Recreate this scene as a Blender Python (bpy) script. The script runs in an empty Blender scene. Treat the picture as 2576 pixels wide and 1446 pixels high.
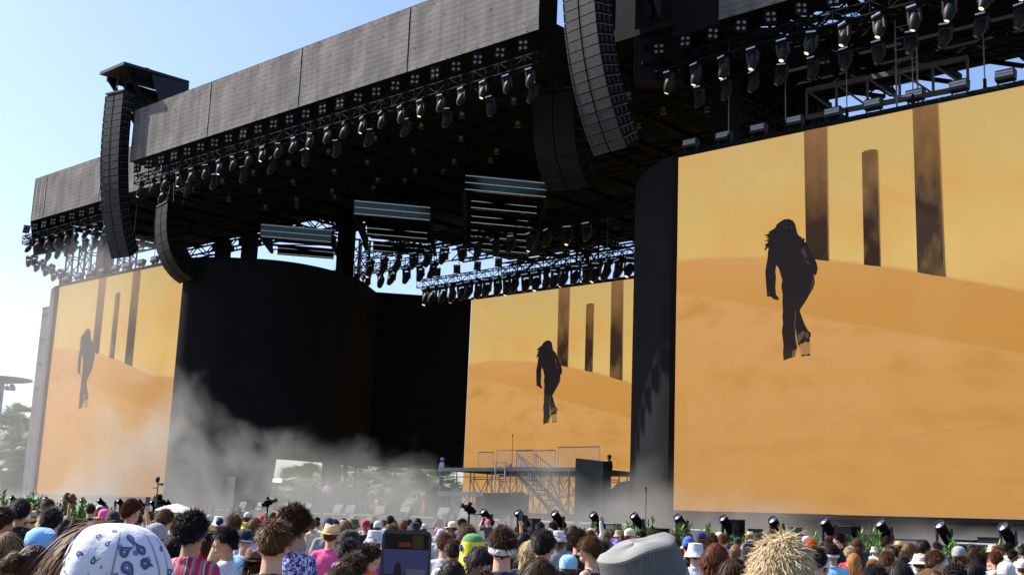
import bpy, bmesh, math, random
from mathutils import Vector, Matrix, noise
from mathutils.geometry import tessellate_polygon
R = math.radians
random.seed(11)
scn = bpy.context.scene
col = scn.collection

# ------------------------------------------------------------------ camera
F = 3065.0                                   # focal length in units of a 2576 px wide picture
CAM = Vector((0, 0, 1.75))
_Z = Vector((627, 15700, -F)).normalized()
_u = Vector((-3368, -462, -F)); _u = (_u - _u.dot(_Z) * _Z).normalized()
_X = -_u; _Y = _Z.cross(_X)
RM = Matrix((_X, _Y, _Z))                    # camera axes -> world axes
cd = bpy.data.cameras.new('camera'); cam = bpy.data.objects.new('camera', cd); col.objects.link(cam)
cam.matrix_world = Matrix.Translation(CAM) @ RM.to_4x4()
cd.sensor_width = 36; cd.lens = F / 2576 * 36; cd.clip_start = 0.05; cd.clip_end = 3000
scn.camera = cam

def ray(x, y):
    return RM @ Vector((x - 1288, 723 - y, -F))
def at_y(x, y, Y):
    d = ray(x, y); return CAM + d * (Y / d.y)
def at_z(x, y, z):
    d = ray(x, y); return CAM + d * ((z - CAM.z) / d.z)
def at_d(x, y, dist):
    return CAM + ray(x, y) / F * dist
def proj(p):
    v = RM.transposed() @ (Vector(p) - CAM)
    return (1288 + F * v.x / -v.z, 723 - F * v.y / -v.z, -v.z)

# ------------------------------------------------------------------ world, sun, exposure
SUN = Vector((-2.3, -0.95, 2.3)).normalized()            # towards the sun
w = bpy.data.worlds.new('World'); scn.world = w; w.use_nodes = True
nt = w.node_tree; nt.nodes.clear()
sky = nt.nodes.new('ShaderNodeTexSky'); sky.sky_type = 'NISHITA'; sky.sun_disc = False
sky.sun_elevation = math.asin(SUN.z); sky.sun_rotation = math.atan2(SUN.x, SUN.y)
sky.air_density = 1.1; sky.dust_density = 1.7; sky.ozone_density = 2.0
bg = nt.nodes.new('ShaderNodeBackground'); bg.inputs['Strength'].default_value = 0.125
wo = nt.nodes.new('ShaderNodeOutputWorld')
tint = nt.nodes.new('ShaderNodeVectorMath'); tint.operation = 'MULTIPLY'; tint.inputs[1].default_value = (.90, .92, 1.06)
nt.links.new(sky.outputs[0], tint.inputs[0]); nt.links.new(tint.outputs[0], bg.inputs[0]); nt.links.new(bg.outputs[0], wo.inputs[0])
sl = bpy.data.lights.new('sun', 'SUN'); sl.energy = 4.9; sl.angle = R(0.6); sl.color = (1, .95, .87)
so = bpy.data.objects.new('sun', sl); col.objects.link(so)
so.rotation_euler = SUN.to_track_quat('Z', 'Y').to_euler(); so.location = (-60, -20, 60)
EXPO = 0.8
vs = scn.view_settings
vs.view_transform = 'Standard'; vs.look = 'None'; vs.gamma = 1; vs.exposure = EXPO; vs.use_curve_mapping = False
scn.cycles.volume_step_rate = 1.0
scn.cycles.volume_max_steps = 96
scn.cycles.max_bounces = 8; scn.cycles.volume_bounces = 1; scn.cycles.transparent_max_bounces = 16

# ------------------------------------------------------------------ helpers
def link(o, parent=None):
    col.objects.link(o)
    if parent: o.parent = parent
    return o
def tag(o, label=None, cat=None, group=None, kind=None):
    if label: o['label'] = label
    if cat: o['category'] = cat
    if group: o['group'] = group
    if kind: o['kind'] = kind
    return o
def thing(name, label, cat, loc=(0, 0, 0), rz=0, group=None):
    o = bpy.data.objects.new(name, None); o.empty_display_size = .2
    o.location = loc; o.rotation_euler = (0, 0, rz)
    link(o); return tag(o, label, cat, group)
KIDS = {}
def copy_tree(o, parent=None, label=None, loc=None, rz=None):
    c = o.copy(); col.objects.link(c)
    if parent: c.parent = parent
    if label: c['label'] = label
    if loc is not None: c.location = loc
    if rz is not None: c.rotation_euler = (0, 0, rz)
    for ch in list(o.children): copy_tree(ch, c)
    return c
ORD = ['first', 'second', 'third', 'fourth', 'fifth', 'sixth', 'seventh', 'eighth', 'ninth', 'tenth', 'eleventh', 'twelfth',
       'thirteenth', 'fourteenth', 'fifteenth', 'sixteenth', 'seventeenth', 'eighteenth', 'nineteenth', 'twentieth',
       'twenty-first', 'twenty-second', 'twenty-third', 'twenty-fourth', 'twenty-fifth', 'twenty-sixth', 'twenty-seventh', 'twenty-eighth']

def s2l(c):
    return tuple((v / 255 / 12.92 if v <= 10.3 else ((v / 255 + .055) / 1.055) ** 2.4) for v in c)

MATS = {}
def mat(name, c, rough=.6, metal=0, spec=.5, var=.0, vscale=3., bump=0, bscale=40., emit=0, ecol=None, sheen=0, sss=0, rnd=0):
    if name in MATS: return MATS[name]
    m = bpy.data.materials.new(name); m.use_nodes = True; t = m.node_tree
    b = t.nodes['Principled BSDF']
    b.inputs['Base Color'].default_value = (*c, 1); b.inputs['Roughness'].default_value = rough
    b.inputs['Metallic'].default_value = metal; b.inputs['Specular IOR Level'].default_value = spec
    if sheen: b.inputs['Sheen Weight'].default_value = sheen
    src = None
    if var:
        tc = t.nodes.new('ShaderNodeTexCoord'); n = t.nodes.new('ShaderNodeTexNoise')
        n.inputs['Scale'].default_value = vscale; n.inputs['Detail'].default_value = 5
        t.links.new(tc.outputs['Object'], n.inputs['Vector'])
        cr = t.nodes.new('ShaderNodeValToRGB')
        cr.color_ramp.elements[0].position = .3; cr.color_ramp.elements[1].position = .7
        cr.color_ramp.elements[0].color = (*[v * (1 - var) for v in c], 1)
        cr.color_ramp.elements[1].color = (*[min(1, v * (1 + var)) for v in c], 1)
        t.links.new(n.outputs['Fac'], cr.inputs[0]); src = cr.outputs[0]
    if rnd:
        oi = t.nodes.new('ShaderNodeObjectInfo'); h = t.nodes.new('ShaderNodeHueSaturation')
        mr = t.nodes.new('ShaderNodeMapRange'); mr.inputs[3].default_value = 1 - rnd; mr.inputs[4].default_value = 1 + rnd
        t.links.new(oi.outputs['Random'], mr.inputs[0]); t.links.new(mr.outputs[0], h.inputs['Value'])
        if src: t.links.new(src, h.inputs['Color'])
        else: h.inputs['Color'].default_value = (*c, 1)
        src = h.outputs[0]
    if src: t.links.new(src, b.inputs['Base Color'])
    if bump:
        tc = t.nodes.new('ShaderNodeTexCoord'); n = t.nodes.new('ShaderNodeTexNoise')
        n.inputs['Scale'].default_value = bscale; n.inputs['Detail'].default_value = 4
        bp = t.nodes.new('ShaderNodeBump'); bp.inputs['Strength'].default_value = bump; bp.inputs['Distance'].default_value = .02
        t.links.new(tc.outputs['Object'], n.inputs['Vector']); t.links.new(n.outputs['Fac'], bp.inputs['Height'])
        t.links.new(bp.outputs[0], b.inputs['Normal'])
    if emit:
        b.inputs['Emission Color'].default_value = (*(ecol or c), 1); b.inputs['Emission Strength'].default_value = emit
    MATS[name] = m
    return m

class MB:
    def __init__(s): s.v = []; s.f = []; s.m = []
    def add(s, vs, fs, m=0):
        o = len(s.v); s.v += [tuple(v) for v in vs]
        s.f += [tuple(i + o for i in f) for f in fs]; s.m += [m] * len(fs)
    def box(s, c, d, rot=None, m=0):
        c = Vector(c); h = [v / 2 for v in d]; vs = []
        for z in (-1, 1):
            for y in (-1, 1):
                for x in (-1, 1):
                    p = Vector((x * h[0], y * h[1], z * h[2]))
                    vs.append(c + (rot @ p if rot else p))
        s.add(vs, [(0, 2, 3, 1), (4, 5, 7, 6), (0, 1, 5, 4), (2, 6, 7, 3), (0, 4, 6, 2), (1, 3, 7, 5)], m)
    def frame(s, p0, p1):
        d = (Vector(p1) - Vector(p0)); L = d.length; d = d / L if L else Vector((0, 0, 1))
        a = Vector((0, 0, 1)) if abs(d.z) < .95 else Vector((0, 1, 0))
        x = d.cross(a).normalized(); y = x.cross(d).normalized()
        return d, x, y, L
    def beam(s, p0, p1, w, h=None, m=0):
        h = h or w; d, x, y, L = s.frame(p0, p1); p0 = Vector(p0); p1 = Vector(p1); vs = []
        for p in (p0, p1):
            for a, b in ((-1, -1), (1, -1), (1, 1), (-1, 1)): vs.append(p + x * a * w / 2 + y * b * h / 2)
        s.add(vs, [(0, 1, 2, 3), (7, 6, 5, 4), (0, 4, 5, 1), (1, 5, 6, 2), (2, 6, 7, 3), (3, 7, 4, 0)], m)
    def tube(s, p0, p1, r0, r1=None, n=8, m=0, cap=True):
        r1 = r0 if r1 is None else r1; d, x, y, L = s.frame(p0, p1); p0 = Vector(p0); p1 = Vector(p1); vs = []
        for p, r in ((p0, r0), (p1, r1)):
            for i in range(n):
                a = 2 * math.pi * i / n; vs.append(p + (x * math.cos(a) + y * math.sin(a)) * r)
        fs = [(i, (i + 1) % n, n + (i + 1) % n, n + i) for i in range(n)]
        if cap: fs += [tuple(range(n - 1, -1, -1)), tuple(range(n, 2 * n))]
        s.add(vs, fs, m)
    def path(s, pts, r, n=6, m=0):
        for a, b in zip(pts, pts[1:]): s.tube(a, b, r, r, n, m)
    def ell(s, c, r, nu=12, nv=8, m=0, fn=None, rot=None):
        c = Vector(c); vs = []
        if not hasattr(r, '__len__'): r = (r, r, r)
        for j in range(nv + 1):
            t = math.pi * j / nv
            for i in range(nu):
                a = 2 * math.pi * i / nu
                d = Vector((math.sin(t) * math.cos(a), math.sin(t) * math.sin(a), math.cos(t)))
                k = fn(d) if fn else 1
                p = Vector((d.x * r[0] * k, d.y * r[1] * k, d.z * r[2] * k))
                vs.append(c + (rot @ p if rot else p))
        fs = []
        for j in range(nv):
            for i in range(nu):
                a, b = j * nu + i, j * nu + (i + 1) % nu
                if j == 0: fs.append((a, a + nu, b + nu))
                elif j == nv - 1: fs.append((a, a + nu, b))
                else: fs.append((a, a + nu, b + nu, b))
        s.add(vs, fs, m)
    def lathe(s, c, prof, n=16, m=0, rot=None, sx=1, sy=1, fn=None):
        """prof: list of (r, z) along local z"""
        c = Vector(c); vs = []
        for r, z in prof:
            for i in range(n):
                a = 2 * math.pi * i / n; k, dz = fn(a, r, z) if fn else (1, 0)
                p = Vector((math.cos(a) * r * sx * k, math.sin(a) * r * sy * k, z + dz))
                vs.append(c + (rot @ p if rot else p))
        fs = []
        for j in range(len(prof) - 1):
            for i in range(n):
                a, b = j * n + i, j * n + (i + 1) % n; fs.append((a, b, b + n, a + n))
        s.add(vs, fs, m)
    def sheet(s, grid, m=0):
        nr, nc = len(grid), len(grid[0])
        s.add([p for r in grid for p in r], [(j * nc + i, j * nc + i + 1, (j + 1) * nc + i + 1, (j + 1) * nc + i)
              for j in range(nr - 1) for i in range(nc - 1)], m)
    def poly(s, pts, m=0):
        pts = [Vector(p) for p in pts]
        s.add(pts, [tuple(t) for t in tessellate_polygon([pts])], m)
    def prism(s, pts, off, m=0):
        n = len(pts); off = Vector(off); a = [Vector(p) for p in pts]; b = [p + off for p in a]
        s.add(a + b, [tuple(range(n)), tuple(range(2 * n - 1, n - 1, -1))] +
              [(i, i + n, (i + 1) % n + n, (i + 1) % n) for i in range(n)], m)
    def build(s, name, mats, parent=None, smooth=False, loc=None, mods=None):
        me = bpy.data.meshes.new(name); me.from_pydata(s.v, [], s.f)
        if not isinstance(mats, (list, tuple)): mats = [mats]
        for x in mats: me.materials.append(x)
        if len(mats) > 1: me.polygons.foreach_set('material_index', s.m)
        if smooth:
            me.polygons.foreach_set('use_smooth', [True] * len(me.polygons))
            if smooth != 'all':
                try: me.set_sharp_from_angle(angle=R(38))
                except Exception: pass
        me.validate(); me.update()
        o = bpy.data.objects.new(name, me)
        if loc is not None: o.location = loc
        link(o, parent)
        return o
def truss_mb(mb, p0, p1, w=.5, h=.5, bay=.8, r=.03, up=Vector((0, 0, 1)), m=0, lod=1):
    p0 = Vector(p0); p1 = Vector(p1); d = (p1 - p0); L = d.length; d /= L
    if abs(d.dot(up)) > .9: up = Vector((0, 1, 0))
    x = d.cross(up).normalized(); y = x.cross(d).normalized()
    cs = [x * a * w / 2 + y * b * h / 2 for a, b in ((-1, -1), (1, -1), (1, 1), (-1, 1))]
    for c in cs: mb.beam(p0 + c, p1 + c, r * 1.7, m=m)
    n = max(2, int(L / bay))
    for i in range(n):
        a = p0 + d * L * i / n; b = p0 + d * L * (i + 1) / n
        for k in range(4):
            c0, c1 = cs[k], cs[(k + 1) % 4]
            if i % 2: c0, c1 = c1, c0
            mb.beam(a + c0, b + c1, r, m=m)
            if lod > 1: mb.beam(a + cs[k], a + cs[(k + 1) % 4], r, m=m)

# ------------------------------------------------------------------ common materials
BLK = mat('black_steel', (.0055, .0055, .006), .75, .0, .08, var=.3)
BLK2 = mat('black_drape', (.004, .004, .004), .9, 0, .2, var=.3, vscale=1.5)
DKG = mat('dark_grey_metal', (.022, .023, .026), .6, .0, .25, var=.2)
ALU = mat('aluminium', (.42, .43, .45), .35, .85, .5)
ALUd = mat('weathered_aluminium', (.17, .175, .18), .55, .3, .4, var=.2)
LENS = mat('lens_glass', (.03, .03, .05), .05, .0, 1.0)
GLINTLENS = mat('glint_lens', (.6, .5, .3), .1, 0, .8, emit=.8, ecol=(1, .8, .5))  # warm reflection in the lens painted as a faint glow
WLENS = mat('lamp_reflector', (.20, .18, .175), .4, .1, .4)
WHITE = mat('white_paint', (.75, .75, .74), .5)
# ================================================================== SETTING
def noise_mat(name, c1, c2, scale, rough=.9, bump=.4, bs=30):
    m = bpy.data.materials.new(name); m.use_nodes = True; t = m.node_tree; b = t.nodes['Principled BSDF']
    tc = t.nodes.new('ShaderNodeTexCoord'); n = t.nodes.new('ShaderNodeTexNoise'); n.inputs['Scale'].default_value = scale
    n.inputs['Detail'].default_value = 8
    cr = t.nodes.new('ShaderNodeValToRGB'); cr.color_ramp.elements[0].color = (*c1, 1); cr.color_ramp.elements[1].color = (*c2, 1)
    cr.color_ramp.elements[0].position = .35; cr.color_ramp.elements[1].position = .65
    t.links.new(tc.outputs['Object'], n.inputs[0]); t.links.new(n.outputs[0], cr.inputs[0]); t.links.new(cr.outputs[0], b.inputs[0])
    n2 = t.nodes.new('ShaderNodeTexNoise'); n2.inputs['Scale'].default_value = bs; bp = t.nodes.new('ShaderNodeBump')
    bp.inputs['Strength'].default_value = bump; t.links.new(tc.outputs['Object'], n2.inputs[0]); t.links.new(n2.outputs[0], bp.inputs['Height'])
    t.links.new(bp.outputs[0], b.inputs['Normal']); b.inputs['Roughness'].default_value = rough
    return m
g = MB(); n = 40; S = 1400
g.sheet([[(-S + 2 * S * i / n, -S + 2 * S * j / n, 0) for i in range(n + 1)] for j in range(n + 1)])
tag(g.build('ground', noise_mat('dry_grass', (.045, .055, .02), (.16, .125, .075), .35)), kind='structure')

# ---- stage deck
DECK = noise_mat('deck_board', (.05, .05, .05), (.10, .10, .10), 1.2, .7, .1)
SKIRT = noise_mat('grey_carpet_skirt', (.15, .15, .15), (.21, .205, .20), 6, .95, .5, 60)
stage = thing('stage', 'long low festival stage with grey front skirt and dark deck below the screens', 'stage', (-50, 35, 0))
def P(mb, name, m, parent, smooth=False):       # build at world coordinates under a parent with its own place
    o = mb.build(name, m, parent, smooth); o.matrix_parent_inverse = parent_matrix(parent).inverted(); return o
def parent_matrix(p):
    return Matrix.LocRotScale(p.location, p.rotation_euler, p.scale)
b = MB(); b.box((-50, 58, .72), (96, 46, 1.44)); P(b, 'deck', DECK, stage)
b = MB(); b.box((-50, 34.96, .76), (96.1, .07, 1.50)); P(b, 'skirt', SKIRT, stage)
b = MB(); b.box((-50, 35.15, 1.475), (96, .3, .06)); P(b, 'edge_trim', DKG, stage)
b = MB(); b.box((-50.9, 61.5, 1.745), (38, 36, .6)); P(b, 'raised_deck', DECK, stage)
EDGE = mat('deck_edge_strip', (.55, .56, .56), .6)
for i in range(17):
    if i in (4, 9, 13): continue
    b = MB(); b.box((-69.3 + i * 2.3, 43.47, 2.0), (1.9, .06, .07)); P(b, 'edge_strip', EDGE, stage)

# ---- LED picture: every layer is a flat sheet of the display, a few millimetres in front of the one behind
def led_mat(name, stops, vert=True, z0=0, z1=16, ns=.25, namp=.25, ecol2=None, n2scale=.12, stretch=None, x0=None):
    m = bpy.data.materials.new(name); m.use_nodes = True; t = m.node_tree; b = t.nodes['Principled BSDF']
    b.inputs['Base Color'].default_value = (.006, .006, .006, 1); b.inputs['Roughness'].default_value = .9
    b.inputs['Specular IOR Level'].default_value = .1
    tc = t.nodes.new('ShaderNodeTexCoord'); sx = t.nodes.new('ShaderNodeSeparateXYZ'); t.links.new(tc.outputs['Object'], sx.inputs[0])
    mr = t.nodes.new('ShaderNodeMapRange'); mr.inputs[1].default_value = z0; mr.inputs[2].default_value = z1
    t.links.new(sx.outputs['Z' if vert else 'X'], mr.inputs[0])
    n = t.nodes.new('ShaderNodeTexNoise'); n.inputs['Scale'].default_value = ns; n.inputs['Detail'].default_value = 3
    mp = t.nodes.new('ShaderNodeMapping'); t.links.new(tc.outputs['Object'], mp.inputs[0]); t.links.new(mp.outputs[0], n.inputs[0])
    if stretch: mp.inputs['Scale'].default_value = stretch
    ma = t.nodes.new('ShaderNodeMath'); ma.operation = 'MULTIPLY_ADD'; ma.inputs[1].default_value = namp
    t.links.new(n.outputs[0], ma.inputs[0]); t.links.new(mr.outputs[0], ma.inputs[2])
    sb = t.nodes.new('ShaderNodeMath'); sb.operation = 'SUBTRACT'; sb.inputs[1].default_value = namp / 2; t.links.new(ma.outputs[0], sb.inputs[0])
    cr = t.nodes.new('ShaderNodeValToRGB'); e = cr.color_ramp.elements
    for i, (p, c) in enumerate(stops):
        el = e[i] if i < 2 else e.new(p)
        el.position = p; el.color = (*s2l(c), 1)
    t.links.new(sb.outputs[0], cr.inputs[0]); out = cr.outputs[0]
    if ecol2:
        n2 = t.nodes.new('ShaderNodeTexNoise'); n2.inputs['Scale'].default_value = n2scale; n2.inputs['Detail'].default_value = 4
        t.links.new(mp.outputs[0], n2.inputs[0])
        c2 = t.nodes.new('ShaderNodeValToRGB'); c2.color_ramp.elements[0].position = .5; c2.color_ramp.elements[1].position = .72
        c2.color_ramp.elements[0].color = (0, 0, 0, 1); c2.color_ramp.elements[1].color = (1, 1, 1, 1)
        mx = t.nodes.new('ShaderNodeMix'); mx.data_type = 'RGBA'
        t.links.new(n2.outputs[0], c2.inputs[0]); t.links.new(c2.outputs[0], mx.inputs['Factor'])
        t.links.new(out, mx.inputs['A']); mx.inputs['B'].default_value = (*s2l(ecol2), 1); out = mx.outputs['Result']
    # faint module joints of the wall and small brightness steps between modules
    sc_ = t.nodes.new('ShaderNodeVectorMath'); sc_.operation = 'SCALE'; sc_.inputs['Scale'].default_value = 2.0; t.links.new(tc.outputs['Object'], sc_.inputs[0])
    fl_ = t.nodes.new('ShaderNodeVectorMath'); fl_.operation = 'FLOOR'; t.links.new(sc_.outputs[0], fl_.inputs[0])
    wn = t.nodes.new('ShaderNodeTexWhiteNoise'); t.links.new(fl_.outputs[0], wn.inputs[0])
    fr_ = t.nodes.new('ShaderNodeVectorMath'); fr_.operation = 'FRACTION'; t.links.new(sc_.outputs[0], fr_.inputs[0]); sf = t.nodes.new('ShaderNodeSeparateXYZ'); t.links.new(fr_.outputs[0], sf.inputs[0])
    mn = t.nodes.new('ShaderNodeMath'); mn.operation = 'MINIMUM'; t.links.new(sf.outputs['X'], mn.inputs[0]); t.links.new(sf.outputs['Z'], mn.inputs[1])
    ls = t.nodes.new('ShaderNodeMath'); ls.operation = 'LESS_THAN'; ls.inputs[1].default_value = .035; t.links.new(mn.outputs[0], ls.inputs[0])
    k1 = t.nodes.new('ShaderNodeMath'); k1.operation = 'MULTIPLY_ADD'; k1.inputs[1].default_value = -.02; k1.inputs[2].default_value = .985; t.links.new(ls.outputs[0], k1.inputs[0])
    k2 = t.nodes.new('ShaderNodeMath'); k2.operation = 'MULTIPLY_ADD'; k2.inputs[1].default_value = .014; t.links.new(wn.outputs[0], k2.inputs[0]); t.links.new(k1.outputs[0], k2.inputs[2])
    vm = t.nodes.new('ShaderNodeVectorMath'); vm.operation = 'SCALE'; t.links.new(out, vm.inputs[0]); t.links.new(k2.outputs[0], vm.inputs['Scale']); out = vm.outputs[0]
    t.links.new(out, b.inputs['Emission Color']); b.inputs['Emission Strength'].default_value = .97 * 2 ** -EXPO
    return m
L_SKY = led_mat('led_sky', [(0, (222, 184, 108)), (.45, (212, 178, 106)), (1, (206, 174, 112))], z0=10, z1=16, ecol2=(218, 166, 92), n2scale=.22, ns=.1)
L_FAR = led_mat('led_far_dune', [(0, (200, 144, 70)), (.6, (205, 149, 78)), (1, (214, 158, 96))], z0=5.5, z1=11.5, ns=.25, namp=.35)
L_SAND = led_mat('led_sand', [(0, (202, 148, 78)), (.5, (207, 153, 84)), (1, (213, 159, 94))], z0=0, z1=8, ns=.35, namp=.5, ecol2=(198, 144, 74), n2scale=.4, stretch=(1, 1, 2.5))
L_PIL = led_mat('led_pillar', [(0, (52, 38, 30)), (.42, (60, 42, 32)), (.62, (110, 80, 48)), (1, (146, 104, 66))], z0=9, z1=16, ns=.9, namp=.55, ecol2=(134, 104, 58), n2scale=.8, stretch=(1.2, 1, .5))
L_PE = led_mat('led_pillar_edge', [(0, (110, 88, 58)), (1, (176, 134, 84))], z0=9, z1=16, ns=2, namp=.6)
L_FIG = led_mat('led_figure', [(0, (70, 54, 40)), (.2, (40, 32, 30)), (1, (34, 28, 32))], z0=5.5, z1=12, ns=2.5, namp=.25)
L_FIG2 = led_mat('led_figure_fold', [(0, (120, 96, 60)), (1, (64, 52, 48))], z0=5.5, z1=9, ns=3, namp=.6)
L_DUST = led_mat('led_sand_kick', [(0, (186, 142, 80)), (1, (150, 114, 66))], z0=5.4, z1=7.4, ns=2.5, namp=.8)
L_TRK = led_mat('led_track', [(0, (197, 143, 76)), (1, (206, 152, 84))], z0=0, z1=6, ns=1.5, namp=1.2)
L_MIX1 = led_mat('led_far_edge', [(0, (208, 166, 94)), (1, (214, 168, 104))], z0=5.5, z1=11.5)
L_MIX2 = led_mat('led_sand_edge', [(0, (203, 149, 80)), (1, (210, 157, 92))], z0=3, z1=10)

def zc(x, y, ox, oy, s):                      # place of a traced point of the picture, in metres on the wall
    q = at_y((ox + x / s) / 1.26708, (oy + y / s) / 1.267, 44); return (q.x + 31, q.z - 2.67)
BODY = [zc(x, y, 2350, 650, 2.629) for x, y in [(400,130),(440,128),(475,145),(492,175),(500,215),(512,255),(528,272),(548,282),(546,298),(560,285),(572,300),(566,316),(590,335),(604,365),(618,400),(640,440),(668,490),(680,540),(672,580),(658,605),(645,585),(652,620),(655,660),(640,710),(605,770),(570,830),(535,880),(530,905),(545,940),(556,975),(575,1020),(600,1062),(620,1080),(622,1105),(610,1125),(616,1150),(596,1160),(572,1152),(560,1168),(540,1170),(520,1187),(507,1160),(500,1100),(497,1045),(492,1100),(497,1150),(508,1200),(495,1240),(490,1275),(460,1290),(430,1297),(410,1308),(392,1308),(388,1250),(392,1180),(385,1120),(378,1070),(388,1000),(382,950),(387,900),(383,830),(385,760),(374,690),(382,640),(370,600),(352,540),(332,515),(325,560),(330,620),(324,700),(330,760),(355,792),(345,812),(330,800),(312,803),(290,780),(255,775),(250,720),(245,650),(240,570),(247,520),(258,460),(262,400),(268,370),(256,372),(240,395),(232,378),(246,362),(234,340),(252,335),(264,314),(234,314),(252,302),(272,292),(244,284),(262,272),(228,266),(256,254),(274,250),(264,240),(320,205),(335,175),(365,150)]]
SHOE = [zc(x, y, 2350, 650, 2.629) for x, y in [(540,1262),(575,1262),(615,1252),(616,1272),(580,1270),(545,1280)]]
FOLDS = [[zc(x, y, 2350, 650, 2.629) for x, y in l] for l in (
    [(545,380),(560,365),(580,395),(588,440),(585,465),(560,430),(540,410)], [(560,480),(600,475),(618,505),(600,500)],
    [(500,1110),(530,1085),(560,1060),(575,1090),(555,1120),(530,1150),(512,1170)], [(580,1070),(604,1085),(606,1110),(588,1130),(575,1110)],
    [(262,735),(278,735),(276,755),(264,760)], [(490,905),(500,890),(497,1000),(488,960)], [(484,960),(492,1000),(490,1090),(482,1040)], [(640,600),(650,640),(632,710),(600,770),(620,700),(636,640)], [(350,520),(362,545),(374,590),(366,570)], [(470,1230),(500,1215),(490,1270),(462,1285)],
    [(408,185),(418,190),(420,212),(410,208)], [(455,185),(466,190),(465,210),(457,205)])]
DUST = [zc(x, y, 2350, 650, 2.629) for x, y in [(508,1175),(540,1168),(575,1155),(612,1148),(618,1200),(616,1262),(580,1264),(542,1268),(532,1220)]]
rt_ = random.Random(5)
TRACKS = [[(cx + rt_.uniform(.7, 1.2) * w_ * math.cos(a) , cz - .18 * (cx - 6) * 0 + rt_.uniform(.7, 1.2) * h_ * math.sin(a)) for a in [k * .52 for k in range(12)]] for cx, cz, w_, h_ in [(6.1 + .62 * k + rt_.uniform(-.3, .3), 5.25 - .33 * k + rt_.uniform(-.15, .15), rt_.uniform(.12, .42), rt_.uniform(.04, .10)) for k in range(15)] + [(rt_.uniform(6, 16), rt_.uniform(1.0, 3.6), rt_.uniform(.3, .9), rt_.uniform(.03, .08)) for _ in range(14)]]
def zd(x, y):
    return zc(x, y, 2100, 200, 1.377)
FAR = [zd(x, y) for x, y in [(82,873),(190,862),(300,857),(400,856),(480,858),(600,862),(700,867),(800,876),(900,887),(1020,902),(1140,920),(1260,943),(1400,968),(1603,1003)]] + [(19.5, 7.7), (28, 5.6)]
MID = [zd(x, y) for x, y in [(80,1023),(200,1036),(300,1052),(420,1075),(540,1100),(640,1118),(740,1137),(900,1163),(1050,1190),(1200,1215),(1400,1252),(1603,1288)]] + [(19.5, 4.6), (28, 3.0)]
PILL = [[zd(*p) for p in l] for l in ([(638,296),(743,276),(750,872),(692,865),(648,860)], [(892,398),(905,388),(930,382),(955,382),(966,388),(977,895),(940,892),(902,887)], [(1114,196),(1230,168),(1262,942),(1200,932),(1137,920)])]
PEDG = [[zd(*p) for p in l] for l in ([(738,277),(743,276),(750,872),(744,871)], [(961,386),(966,389),(977,895),(972,894)], [(1224,170),(1230,168),(1262,942),(1253,940)])]
H = 15.8
def led_screen(name, x0, y, wd, dx, label, z0=2.67):
    """dx: shift of the picture inside this wall"""
    t = thing(name, label, 'led screen', (x0, y, z0), 0, 'video walls showing the desert film')
    mb = MB(); e = .008
    def clip(pts):
        bm = bmesh.new(); vs = [bm.verts.new((p[0], 0, p[1])) for p in pts]
        tr = tessellate_polygon([[Vector((p[0], 0, p[1])) for p in pts]])
        for f in tr:
            try: bm.faces.new([vs[i] for i in f])
            except ValueError: pass
        for co, no in (((0, 0, 0), (-1, 0, 0)), ((wd, 0, 0), (1, 0, 0)), ((0, 0, 0), (0, 0, -1)), ((0, 0, H), (0, 0, 1))):
            bmesh.ops.bisect_plane(bm, geom=bm.verts[:] + bm.edges[:] + bm.faces[:], plane_co=co, plane_no=no, clear_outer=True)
        bm.verts.index_update(); v = [(q.co.x, q.co.z) for q in bm.verts]; f = [tuple(q.index for q in fc.verts) for fc in bm.faces]
        bm.free(); return v, f
    def layer(pts, k, m):
        v, f = clip([(p[0] + dx, p[1]) for p in pts]); mb.add([(p[0], -k * e, p[1]) for p in v], f, m)
    mb.add([(0, 0, 0), (wd, 0, 0), (wd, 0, H), (0, 0, H)], [(0, 1, 2, 3)], 0)
    ext = [(-6, FAR[0][1] - .6), (-2, FAR[0][1] - .12)]; layer([(x, z + .09) for x, z in ext + FAR] + [(30, -1), (-6, -1)], 1, 7); layer(ext + FAR + [(30, -1), (-6, -1)], 2, 1)
    ext = [(-6, MID[0][1] + .8)]; layer([(x, z + .12) for x, z in ext + MID] + [(30, -1), (-6, -1)], 2.5, 8); layer(ext + MID + [(30, -1), (-6, -1)], 3, 2)
    for p in PILL:
        pp = [(a, c + (.3 if c > H - 1 else 0)) for a, c in p]; layer(pp, 4, 3)
    for p in PEDG: layer([(a, c + (.3 if c > H - 1 else 0)) for a, c in p], 5, 4)
    for p in TRACKS: layer(p, 4, 10)
    layer(DUST, 5, 9)
    layer(BODY, 6, 5); layer(SHOE, 6, 5)
    for p in FOLDS: layer(p, 7, 6)
    mb.build('display', [L_SKY, L_FAR, L_SAND, L_PIL, L_PE, L_FIG, L_FIG2, L_MIX1, L_MIX2, L_DUST, L_TRK], t)
    fr = MB(); fr.box((wd / 2, .27, H / 2), (wd, .5, H - .02)); fr.box((wd / 2, .2, H + .11), (wd + .1, .5, .2)); fr.box((wd / 2, .2, -.09), (wd + .1, .5, .16))
    for i in range(int(wd / .6)): fr.box((.3 + i * .6, .18, H + .25), (.08, .1, .08))
    fr.build('frame', BLK, t)
    return t
led_screen('led_screen', -88.85, 44, 17.85, -.35, 'hazy leftmost video wall showing a figure walking through desert pillars')
led_screen('led_screen', -31.0, 44, 18.2, 0, 'largest video wall on the right with the same walking figure close up')
led_screen('led_screen', -64.55, 64.75, 27.0, 2.33, 'upstage video wall behind the scaffold platform showing the walking figure')

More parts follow.
